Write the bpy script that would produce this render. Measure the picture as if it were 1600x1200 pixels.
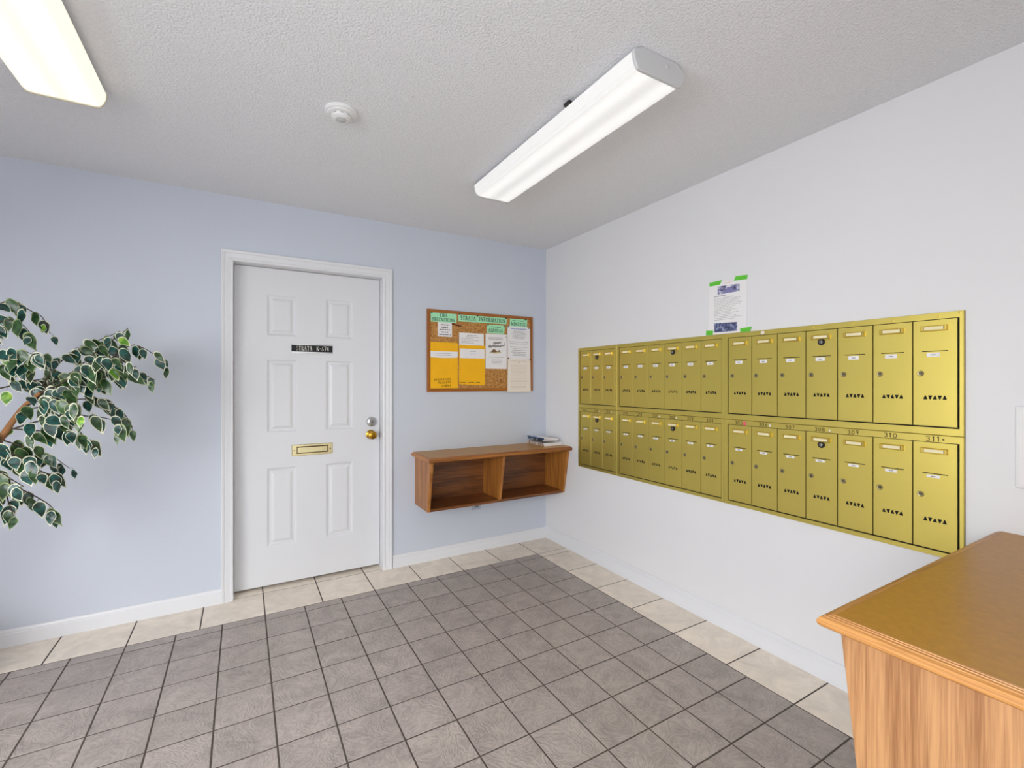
import bpy, bmesh, math, random
from mathutils import Vector, Matrix, Quaternion

for o in list(bpy.data.objects):
    bpy.data.objects.remove(o)
scene = bpy.context.scene
COL = scene.collection
random.seed(7)
R = math.radians

# ------------------------------------------------------------------ camera
cam_d = bpy.data.cameras.new('camera')
cam = bpy.data.objects.new('camera', cam_d)
COL.objects.link(cam)
cam.location = (-2.2129, -3.2346, 1.3101)
cam.rotation_euler = (math.pi / 2, 0, -0.5269)
cam_d.sensor_fit = 'HORIZONTAL'
cam_d.sensor_width = 36.0
cam_d.lens = 36.0 * 722.55 / 1600.0
cam_d.shift_y = -3.5 / 1600.0
cam_d.clip_start = 0.02
scene.camera = cam

# ------------------------------------------------------------------ world, daylight, exposure
world = bpy.data.worlds.new('world')
scene.world = world
world.use_nodes = True
bg = world.node_tree.nodes['Background']
bg.inputs['Color'].default_value = (0.78, 0.87, 1.0, 1)
bg.inputs['Strength'].default_value = 1.0

H = 2.4233            # ceiling height
XL = -4.4             # left wall
YF = -4.4             # entrance wall
YP = -3.34            # pier behind the counter
XP = -1.2

def area_light(name, loc, rot, sx, sy, power, col):
    d = bpy.data.lights.new(name, 'AREA')
    d.shape = 'RECTANGLE'
    d.size = sx
    d.size_y = sy
    d.energy = power
    d.color = col
    o = bpy.data.objects.new(name, d)
    COL.objects.link(o)
    o.location = loc
    o.rotation_euler = rot
    return o

# daylight coming in through the entrance glazing behind the photographer and the side glazing at the left
area_light('entrance_daylight', (-2.8, YF + 0.05, 1.15), (R(55), 0, 0), 2.8, 2.1, 30.0, (0.985, 0.99, 1.0))
area_light('side_daylight', (XL + 0.05, -3.05, 1.15), (0, R(-42), 0), 2.1, 2.2, 108.0, (0.985, 0.99, 1.0))

LAMP_COOL = 0.56
LAMP_WARM = 0.85

vs = scene.view_settings
vs.view_transform = 'Standard'
vs.look = 'None'
vs.gamma = 1.0
vs.use_curve_mapping = False
vs.exposure = 0.38

# ------------------------------------------------------------------ materials
def lin(c):
    def f(v):
        v = v / 255.0
        return v / 12.92 if v <= 0.04045 else ((v + 0.055) / 1.055) ** 2.4
    return (f(c[0]), f(c[1]), f(c[2]), 1.0)

MATS = {}

def mat(name, col, rough=0.5, metal=0.0, spec=0.5, var=0.0, vscale=8.0, bump=0.0, bscale=60.0, coat=0.0,
        objvar=0.0, emit=None, emit_s=0.0, bdist=0.002, detail=3.0):
    """Principled material with optional procedural colour variation and relief."""
    if name in MATS:
        return MATS[name]
    m = bpy.data.materials.new(name)
    m.use_nodes = True
    nt = m.node_tree
    b = nt.nodes['Principled BSDF']
    b.inputs['Base Color'].default_value = lin(col)
    b.inputs['Roughness'].default_value = rough
    b.inputs['Metallic'].default_value = metal
    b.inputs['Specular IOR Level'].default_value = spec
    b.inputs['Coat Weight'].default_value = coat
    tc = nt.nodes.new('ShaderNodeTexCoord')
    out = None
    if var > 0:
        n = nt.nodes.new('ShaderNodeTexNoise')
        n.inputs['Scale'].default_value = vscale
        n.inputs['Detail'].default_value = 4.0
        nt.links.new(tc.outputs['Object'], n.inputs['Vector'])
        mr = nt.nodes.new('ShaderNodeMapRange')
        mr.inputs['From Min'].default_value = 0.3
        mr.inputs['From Max'].default_value = 0.7
        mr.inputs['To Min'].default_value = 1.0 - var
        mr.inputs['To Max'].default_value = 1.0 + var
        nt.links.new(n.outputs['Fac'], mr.inputs['Value'])
        out = mr.outputs['Result']
    if objvar > 0:
        oi = nt.nodes.new('ShaderNodeObjectInfo')
        mr2 = nt.nodes.new('ShaderNodeMapRange')
        mr2.inputs['To Min'].default_value = 1.0 - objvar
        mr2.inputs['To Max'].default_value = 1.0 + objvar
        nt.links.new(oi.outputs['Random'], mr2.inputs['Value'])
        if out is None:
            out = mr2.outputs['Result']
        else:
            mm = nt.nodes.new('ShaderNodeMath')
            mm.operation = 'MULTIPLY'
            nt.links.new(out, mm.inputs[0])
            nt.links.new(mr2.outputs['Result'], mm.inputs[1])
            out = mm.outputs[0]
    if out is not None:
        vm = nt.nodes.new('ShaderNodeVectorMath')
        vm.operation = 'SCALE'
        vm.inputs[0].default_value = lin(col)[:3]
        nt.links.new(out, vm.inputs['Scale'])
        nt.links.new(vm.outputs['Vector'], b.inputs['Base Color'])
    if bump > 0:
        n = nt.nodes.new('ShaderNodeTexNoise')
        n.inputs['Scale'].default_value = bscale
        n.inputs['Detail'].default_value = detail
        nt.links.new(tc.outputs['Object'], n.inputs['Vector'])
        bp = nt.nodes.new('ShaderNodeBump')
        bp.inputs['Strength'].default_value = bump
        bp.inputs['Distance'].default_value = bdist
        nt.links.new(n.outputs['Fac'], bp.inputs['Height'])
        nt.links.new(bp.outputs['Normal'], b.inputs['Normal'])
    if emit is not None:
        b.inputs['Emission Color'].default_value = (emit[0], emit[1], emit[2], 1)
        b.inputs['Emission Strength'].default_value = emit_s
    MATS[name] = m
    return m


def wood(name, c_light, c_dark, grain, rough=0.4, scale=1.0, coat=0.15):
    """Oak: long grain streaks along the axis `grain` plus cathedral bands."""
    if name in MATS:
        return MATS[name]
    m = bpy.data.materials.new(name)
    m.use_nodes = True
    nt = m.node_tree
    b = nt.nodes['Principled BSDF']
    b.inputs['Roughness'].default_value = rough
    b.inputs['Coat Weight'].default_value = coat
    b.inputs['Coat Roughness'].default_value = 0.3
    tc = nt.nodes.new('ShaderNodeTexCoord')
    mp = nt.nodes.new('ShaderNodeMapping')
    s = [95.0 * scale] * 3
    s['xyz'.index(grain)] = 2.6 * scale
    mp.inputs['Scale'].default_value = s
    nt.links.new(tc.outputs['Object'], mp.inputs['Vector'])
    n1 = nt.nodes.new('ShaderNodeTexNoise')
    n1.inputs['Scale'].default_value = 1.0
    n1.inputs['Detail'].default_value = 5.0
    n1.inputs['Roughness'].default_value = 0.65
    nt.links.new(mp.outputs['Vector'], n1.inputs['Vector'])
    mp2 = nt.nodes.new('ShaderNodeMapping')
    s2 = [11.0 * scale] * 3
    s2['xyz'.index(grain)] = 0.9 * scale
    mp2.inputs['Scale'].default_value = s2
    nt.links.new(tc.outputs['Object'], mp2.inputs['Vector'])
    n2 = nt.nodes.new('ShaderNodeTexNoise')
    n2.inputs['Scale'].default_value = 1.0
    n2.inputs['Detail'].default_value = 2.0
    nt.links.new(mp2.outputs['Vector'], n2.inputs['Vector'])
    ml = nt.nodes.new('ShaderNodeMath')
    ml.operation = 'MULTIPLY'
    ml.inputs[1].default_value = 26.0
    nt.links.new(n2.outputs['Fac'], ml.inputs[0])
    sn = nt.nodes.new('ShaderNodeMath')
    sn.operation = 'SINE'
    nt.links.new(ml.outputs[0], sn.inputs[0])
    ad = nt.nodes.new('ShaderNodeMath')
    ad.operation = 'MULTIPLY_ADD'
    ad.inputs[1].default_value = 0.09
    nt.links.new(sn.outputs[0], ad.inputs[0])
    nt.links.new(n1.outputs['Fac'], ad.inputs[2])
    mp3 = nt.nodes.new('ShaderNodeMapping')
    s3 = [330.0 * scale] * 3
    s3['xyz'.index(grain)] = 9.0 * scale
    mp3.inputs['Scale'].default_value = s3
    nt.links.new(tc.outputs['Object'], mp3.inputs['Vector'])
    n3 = nt.nodes.new('ShaderNodeTexNoise')
    n3.inputs['Scale'].default_value = 1.0
    n3.inputs['Detail'].default_value = 1.0
    nt.links.new(mp3.outputs['Vector'], n3.inputs['Vector'])
    ad3 = nt.nodes.new('ShaderNodeMath')
    ad3.operation = 'MULTIPLY_ADD'
    ad3.inputs[1].default_value = 0.42
    ad3.inputs[2].default_value = -0.21
    nt.links.new(n3.outputs['Fac'], ad3.inputs[0])
    ad4 = nt.nodes.new('ShaderNodeMath')
    nt.links.new(ad3.outputs[0], ad4.inputs[0])
    nt.links.new(ad.outputs[0], ad4.inputs[1])
    ad = ad4
    cr = nt.nodes.new('ShaderNodeValToRGB')
    cr.color_ramp.elements[0].position = 0.3
    cr.color_ramp.elements[0].color = lin(c_dark)
    cr.color_ramp.elements[1].position = 0.66
    cr.color_ramp.elements[1].color = lin(c_light)
    nt.links.new(ad.outputs[0], cr.inputs['Fac'])
    nt.links.new(cr.outputs['Color'], b.inputs['Base Color'])
    bp = nt.nodes.new('ShaderNodeBump')
    bp.inputs['Strength'].default_value = 0.12
    bp.inputs['Distance'].default_value = 0.001
    nt.links.new(n1.outputs['Fac'], bp.inputs['Height'])
    nt.links.new(bp.outputs['Normal'], b.inputs['Normal'])
    MATS[name] = m
    return m


def tile_mat(name, col, swirl, rough, mott, relief, vein):
    """Ceramic/vinyl tile: mottling, swirled veins and a little relief, each tile different."""
    m = bpy.data.materials.new(name)
    m.use_nodes = True
    nt = m.node_tree
    b = nt.nodes['Principled BSDF']
    b.inputs['Roughness'].default_value = rough
    tc = nt.nodes.new('ShaderNodeTexCoord')
    oi = nt.nodes.new('ShaderNodeObjectInfo')
    cmb = nt.nodes.new('ShaderNodeCombineXYZ')
    mul = nt.nodes.new('ShaderNodeMath')
    mul.operation = 'MULTIPLY'
    mul.inputs[1].default_value = 37.0
    nt.links.new(oi.outputs['Random'], mul.inputs[0])
    nt.links.new(mul.outputs[0], cmb.inputs['Z'])
    nt.links.new(mul.outputs[0], cmb.inputs['X'])
    va = nt.nodes.new('ShaderNodeVectorMath')
    nt.links.new(tc.outputs['Object'], va.inputs[0])
    nt.links.new(cmb.outputs[0], va.inputs[1])
    n1 = nt.nodes.new('ShaderNodeTexNoise')
    n1.inputs['Scale'].default_value = 7.0
    n1.inputs['Detail'].default_value = 6.0
    n1.inputs['Roughness'].default_value = 0.6
    n1.inputs['Distortion'].default_value = 1.2
    nt.links.new(va.outputs[0], n1.inputs['Vector'])
    n2 = nt.nodes.new('ShaderNodeTexNoise')
    n2.inputs['Scale'].default_value = 5.0
    n2.inputs['Detail'].default_value = 3.0
    n2.inputs['Distortion'].default_value = 2.5
    nt.links.new(va.outputs[0], n2.inputs['Vector'])
    ml = nt.nodes.new('ShaderNodeMath')
    ml.operation = 'MULTIPLY'
    ml.inputs[1].default_value = swirl
    nt.links.new(n2.outputs['Fac'], ml.inputs[0])
    sn = nt.nodes.new('ShaderNodeMath')
    sn.operation = 'SINE'
    nt.links.new(ml.outputs[0], sn.inputs[0])
    n3 = nt.nodes.new('ShaderNodeTexNoise')
    n3.inputs['Scale'].default_value = 130.0
    n3.inputs['Detail'].default_value = 2.0
    nt.links.new(va.outputs[0], n3.inputs['Vector'])
    a1 = nt.nodes.new('ShaderNodeMath')
    a1.operation = 'MULTIPLY_ADD'
    a1.inputs[1].default_value = vein
    nt.links.new(sn.outputs[0], a1.inputs[0])
    nt.links.new(n1.outputs['Fac'], a1.inputs[2])
    a2 = nt.nodes.new('ShaderNodeMath')
    a2.operation = 'MULTIPLY_ADD'
    a2.inputs[1].default_value = 0.25
    nt.links.new(n3.outputs['Fac'], a2.inputs[0])
    nt.links.new(a1.outputs[0], a2.inputs[2])
    mr = nt.nodes.new('ShaderNodeMapRange')
    mr.inputs['From Min'].default_value = 0.35
    mr.inputs['From Max'].default_value = 0.95
    mr.inputs['To Min'].default_value = 1.0 - mott
    mr.inputs['To Max'].default_value = 1.0 + mott
    nt.links.new(a2.outputs[0], mr.inputs['Value'])
    mr2 = nt.nodes.new('ShaderNodeMapRange')
    mr2.inputs['To Min'].default_value = 0.95
    mr2.inputs['To Max'].default_value = 1.05
    nt.links.new(oi.outputs['Random'], mr2.inputs['Value'])
    mm = nt.nodes.new('ShaderNodeMath')
    mm.operation = 'MULTIPLY'
    nt.links.new(mr.outputs[0], mm.inputs[0])
    nt.links.new(mr2.outputs[0], mm.inputs[1])
    vm = nt.nodes.new('ShaderNodeVectorMath')
    vm.operation = 'SCALE'
    vm.inputs[0].default_value = lin(col)[:3]
    nt.links.new(mm.outputs[0], vm.inputs['Scale'])
    nt.links.new(vm.outputs['Vector'], b.inputs['Base Color'])
    bp = nt.nodes.new('ShaderNodeBump')
    bp.inputs['Strength'].default_value = relief
    bp.inputs['Distance'].default_value = 0.004
    nt.links.new(a2.outputs[0], bp.inputs['Height'])
    nt.links.new(bp.outputs['Normal'], b.inputs['Normal'])
    MATS[name] = m
    return m


M_BACK = mat('pale_blue_wall_paint', (202, 208, 219), 0.55, var=0.012, vscale=1.6, bump=0.06, bscale=220)
M_WHITEWALL = mat('white_wall_paint', (227, 227, 228), 0.5, var=0.01, vscale=1.6, bump=0.06, bscale=220)
M_CEIL = mat('stippled_ceiling_paint', (234, 235, 238), 0.9, var=0.03, vscale=90, bump=0.8, bscale=140, bdist=0.006, detail=3)
M_TRIM = mat('white_gloss_trim', (225, 226, 229), 0.35)
M_DOOR = mat('white_satin_door_paint', (222, 223, 226), 0.38)
M_GROUT = mat('brown_grout', (82, 73, 65), 0.9, var=0.1, vscale=40)
M_GTILE = tile_mat('grey_mottled_tile', (170, 159, 152), 60.0, 0.38, 0.26, 1.0, 0.09)
M_BTILE = tile_mat('beige_mottled_tile', (236, 224, 208), 14.0, 0.38, 0.16, 0.1, 0.06)
M_DARK = mat('dark_void', (14, 13, 12), 0.9)
M_OAK_Z = wood('oak_upright_grain', (184, 122, 54), (138, 82, 28), 'z')
M_OAKC_Z = wood('light_oak_upright_grain', (190, 142, 94), (146, 98, 58), 'z')
M_OAKC_X = wood('light_oak_lengthwise_grain', (200, 142, 76), (150, 94, 40), 'x')
M_OAKC_Y = wood('light_oak_crosswise_grain', (204, 146, 80), (150, 92, 38), 'y')
M_OAK_X = wood('oak_lengthwise_grain', (172, 108, 46), (120, 68, 24), 'x')
M_OAK_Y = wood('oak_crosswise_grain', (190, 126, 56), (146, 86, 30), 'y')
M_OAK_SHADE = wood('dark_oak_veneer_bay_shade', (140, 86, 42), (82, 44, 18), 'x')  # dark-grained veneer, colour lowered further for the deep shade inside the bays
M_LAM = mat('brown_laminate_top', (180, 126, 34), 0.40, var=0.08, vscale=60, coat=0.1)
M_GOLD = mat('gold_anodised_metal', (208, 190, 98), 0.44, metal=0.82, var=0.02, vscale=5)
M_GOLDD = mat('gold_trim_metal', (222, 194, 92), 0.3, metal=0.8)
M_BRASS = mat('polished_brass', (184, 142, 48), 0.2, metal=1.0)
M_BRASSP = mat('pale_satin_brass', (222, 208, 160), 0.3, metal=0.85, var=0.06, vscale=30)
M_CHROME = mat('satin_chrome', (190, 190, 188), 0.3, metal=1.0)
M_BLACK = mat('black_print', (18, 18, 18), 0.6)
M_SOFTBLK = mat('dark_metal', (50, 48, 46), 0.45, metal=0.6)
M_INK = mat('grey_ink', (128, 126, 130), 0.8)
M_INKD = mat('dark_ink', (58, 56, 60), 0.8)
M_INKG = mat('dark_green_ink', (24, 62, 56), 0.8)
M_INKB = mat('blue_ink', (120, 138, 186), 0.8)
M_INKP = mat('brown_pencil_ink', (56, 46, 14), 0.8)
M_PAPER = mat('white_paper', (236, 234, 234), 0.8)
M_CREAM = mat('cream_paper', (238, 228, 214), 0.8)
M_GREENP = mat('mint_green_card', (168, 232, 186), 0.8)
M_YELP = mat('manila_yellow_envelope', (248, 184, 4), 0.7, var=0.03, vscale=12)
M_TAPE = mat('green_masking_tape', (96, 196, 52), 0.6)
M_WHITEP = mat('white_plastic', (228, 228, 228), 0.4)
M_IVORY = mat('grey_outlet_plastic', (176, 186, 196), 0.4)
M_PINK = mat('pink_dot_sticker', (226, 96, 110), 0.7)


def cork_mat():
    m = bpy.data.materials.new('cork_sheet')
    m.use_nodes = True
    nt = m.node_tree
    b = nt.nodes['Principled BSDF']
    b.inputs['Roughness'].default_value = 0.9
    tc = nt.nodes.new('ShaderNodeTexCoord')
    v = nt.nodes.new('ShaderNodeTexNoise')
    v.inputs['Scale'].default_value = 70
    v.inputs['Detail'].default_value = 6
    v.inputs['Roughness'].default_value = 0.75
    nt.links.new(tc.outputs['Object'], v.inputs['Vector'])
    cr = nt.nodes.new('ShaderNodeValToRGB')
    cr.color_ramp.elements[0].position = 0.34
    cr.color_ramp.elements[0].color = lin((138, 84, 26))
    cr.color_ramp.elements[1].position = 0.66
    cr.color_ramp.elements[1].color = lin((214, 160, 92))
    nt.links.new(v.outputs['Fac'], cr.inputs['Fac'])
    nt.links.new(cr.outputs['Color'], b.inputs['Base Color'])
    bp = nt.nodes.new('ShaderNodeBump')
    bp.inputs['Strength'].default_value = 0.4
    bp.inputs['Distance'].default_value = 0.002
    nt.links.new(v.outputs['Fac'], bp.inputs['Height'])
    nt.links.new(bp.outputs['Normal'], b.inputs['Normal'])
    return m


def photo_mat(name, cols, scale):
    """small printed photograph: blotches of a few print colours"""
    m = bpy.data.materials.new(name)
    m.use_nodes = True
    nt = m.node_tree
    b = nt.nodes['Principled BSDF']
    b.inputs['Roughness'].default_value = 0.6
    tc = nt.nodes.new('ShaderNodeTexCoord')
    v = nt.nodes.new('ShaderNodeTexNoise')
    v.inputs['Scale'].default_value = scale
    v.inputs['Detail'].default_value = 4
    nt.links.new(tc.outputs['Object'], v.inputs['Vector'])
    cr = nt.nodes.new('ShaderNodeValToRGB')
    el = cr.color_ramp.elements
    el[0].position = 0.36
    el[0].color = lin(cols[0])
    el[1].position = 0.64
    el[1].color = lin(cols[2])
    e = el.new(0.5)
    e.color = lin(cols[1])
    nt.links.new(v.outputs['Fac'], cr.inputs['Fac'])
    nt.links.new(cr.outputs['Color'], b.inputs['Base Color'])
    return m


M_CORK = cork_mat()
M_PHOTO1 = photo_mat('street_photo_print', ((74, 72, 104), (132, 130, 170), (200, 200, 216)), 60)
M_PHOTO2 = photo_mat('aerial_photo_print', ((46, 50, 82), (84, 92, 132), (150, 156, 184)), 60)

# ------------------------------------------------------------------ geometry helpers
class Frame:
    def __init__(s, o, u, v, n):
        s.o, s.u, s.v, s.n = Vector(o), Vector(u), Vector(v), Vector(n)

    def p(s, u, v, n=0.0):
        return s.o + s.u * u + s.v * v + s.n * n

WORLD = Frame((0, 0, 0), (1, 0, 0), (0, 1, 0), (0, 0, 1))
BACK = Frame((0, 0, 0), (1, 0, 0), (0, 0, 1), (0, -1, 0))      # u = x, v = z, n out of the back wall
RIGHT = Frame((0, 0, 0), (0, -1, 0), (0, 0, 1), (-1, 0, 0))    # u = -y, v = z, n out of the right wall


class MB:
    def __init__(s):
        s.v, s.f, s.m = [], [], []

    def add(s, vs, fs, mi=0):
        o = len(s.v)
        s.v += [Vector(q) for q in vs]
        for f in fs:
            s.f.append(tuple(i + o for i in f))
            s.m.append(mi)
        return s

    def box(s, F, u0, u1, v0, v1, n0, n1, mi=0):
        vs = [F.p(u, v, n) for n in (n0, n1) for v in (v0, v1) for u in (u0, u1)]
        return s.add(vs, [(0, 2, 3, 1), (4, 5, 7, 6), (0, 1, 5, 4), (2, 6, 7, 3), (0, 4, 6, 2), (1, 3, 7, 5)], mi)

    def prism(s, F, poly, n0, n1, mi=0):
        k = len(poly)
        vs = [F.p(a, b, n0) for a, b in poly] + [F.p(a, b, n1) for a, b in poly]
        fs = [tuple(range(k - 1, -1, -1)), tuple(range(k, 2 * k))]
        fs += [(i, (i + 1) % k, k + (i + 1) % k, k + i) for i in range(k)]
        return s.add(vs, fs, mi)

    def poly(s, F, poly, n, mi=0):
        return s.add([F.p(a, b, n) for a, b in poly], [tuple(range(len(poly)))], mi)

    def rings(s, rings, closed_end=True, closed_start=True, mi=0):
        k = len(rings[0])
        vs = [q for r in rings for q in r]
        fs = []
        for j in range(len(rings) - 1):
            for i in range(k):
                fs.append((j * k + i, j * k + (i + 1) % k, (j + 1) * k + (i + 1) % k, (j + 1) * k + i))
        if closed_start:
            fs.append(tuple(range(k - 1, -1, -1)))
        if closed_end:
            fs.append(tuple((len(rings) - 1) * k + i for i in range(k)))
        return s.add(vs, fs, mi)

    def lathe(s, F, cu, cv, prof, seg=24, mi=0):
        """prof: (radius, n) from base to tip around the frame normal"""
        rg = []
        for r, n in prof:
            rg.append([F.p(cu + r * math.cos(2 * math.pi * i / seg), cv + r * math.sin(2 * math.pi * i / seg), n) for i in range(seg)])
        return s.rings(rg, mi=mi)

    def tube(s, pts, rads, seg=8, mi=0):
        pts = [Vector(p) for p in pts]
        rg = []
        up = Vector((0.3, 0.2, 1)).normalized()
        for i, p in enumerate(pts):
            t = (pts[min(i + 1, len(pts) - 1)] - pts[max(i - 1, 0)]).normalized()
            a = t.cross(up)
            if a.length < 1e-3:
                a = t.cross(Vector((1, 0, 0)))
            a.normalize()
            b = t.cross(a)
            r = rads[i] if isinstance(rads, (list, tuple)) else rads
            rg.append([p + a * r * math.cos(2 * math.pi * k / seg) + b * r * math.sin(2 * math.pi * k / seg) for k in range(seg)])
        return s.rings(rg, mi=mi)

    def ribbon(s, F, pts, w, n, mi=0):
        for (a, b) in zip(pts[:-1], pts[1:]):
            d = Vector((b[0] - a[0], b[1] - a[1]))
            L = d.length
            if L < 1e-9:
                continue
            d /= L
            q = Vector((-d.y, d.x)) * w / 2
            e = d * w * 0.35
            s.poly(F, [(a[0] - e.x + q.x, a[1] - e.y + q.y), (a[0] - e.x - q.x, a[1] - e.y - q.y),
                       (b[0] + e.x - q.x, b[1] + e.y - q.y), (b[0] + e.x + q.x, b[1] + e.y + q.y)], n, mi)
        return s

    def mesh(s, name, mats, off=(0, 0, 0), smooth=None, recalc=True):
        off = Vector(off)
        me = bpy.data.meshes.new(name)
        me.from_pydata([tuple(v - off) for v in s.v], [], s.f)
        if not isinstance(mats, (list, tuple)):
            mats = [mats]
        for m in mats:
            me.materials.append(m)
        me.polygons.foreach_set('material_index', s.m)
        if recalc:
            bm = bmesh.new()
            bm.from_mesh(me)
            bmesh.ops.recalc_face_normals(bm, faces=bm.faces)
            bm.to_mesh(me)
            bm.free()
        if smooth is not None:
            me.polygons.foreach_set('use_smooth', [True] * len(me.polygons))
            me.set_sharp_from_angle(angle=R(smooth))
        me.update()
        return me

    def obj(s, name, mats, parent=None, smooth=None, bevel=0.0, seg=2, at=None, recalc=True):
        """link as ONE object; vertices are given in world coordinates"""
        if at is None:
            at = wloc(parent) if parent is not None else Vector((0, 0, 0))
        me = s.mesh(name, mats, at, smooth, recalc)
        o = bpy.data.objects.new(name, me)
        COL.objects.link(o)
        if parent is not None:
            o.parent = parent
            o.location = Vector(at) - wloc(parent)
        else:
            o.location = at
        if bevel > 0:
            b = o.modifiers.new('bevel', 'BEVEL')
            b.width = bevel
            b.segments = seg
            b.limit_method = 'ANGLE'
            b.angle_limit = R(35)
        return o


def wloc(o):
    v = Vector((0, 0, 0))
    while o is not None:
        v += Vector(o.location)
        o = o.parent
    return v


def tag(o, label, cat, group=None):
    o['label'] = label
    o['category'] = cat
    if group:
        o['group'] = group
    return o


def thing(name, loc, label, cat, group=None):
    o = bpy.data.objects.new(name, None)
    o.empty_display_size = 0.1
    COL.objects.link(o)
    o.location = loc
    return tag(o, label, cat, group)


def struct(o):
    o['kind'] = 'structure'
    return o


def add_copy(src_mesh, name, parent, loc, rot=None):
    o = bpy.data.objects.new(name, src_mesh)
    COL.objects.link(o)
    o.parent = parent
    o.location = loc
    if rot is not None:
        o.rotation_euler = rot
    return o

# ---- stroke lettering -------------------------------------------------------
def arc(cx, cy, rx, ry, a0, a1, n=8):
    return [(cx + rx * math.cos(R(a0 + (a1 - a0) * i / n)), cy + ry * math.sin(R(a0 + (a1 - a0) * i / n))) for i in range(n + 1)]

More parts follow.
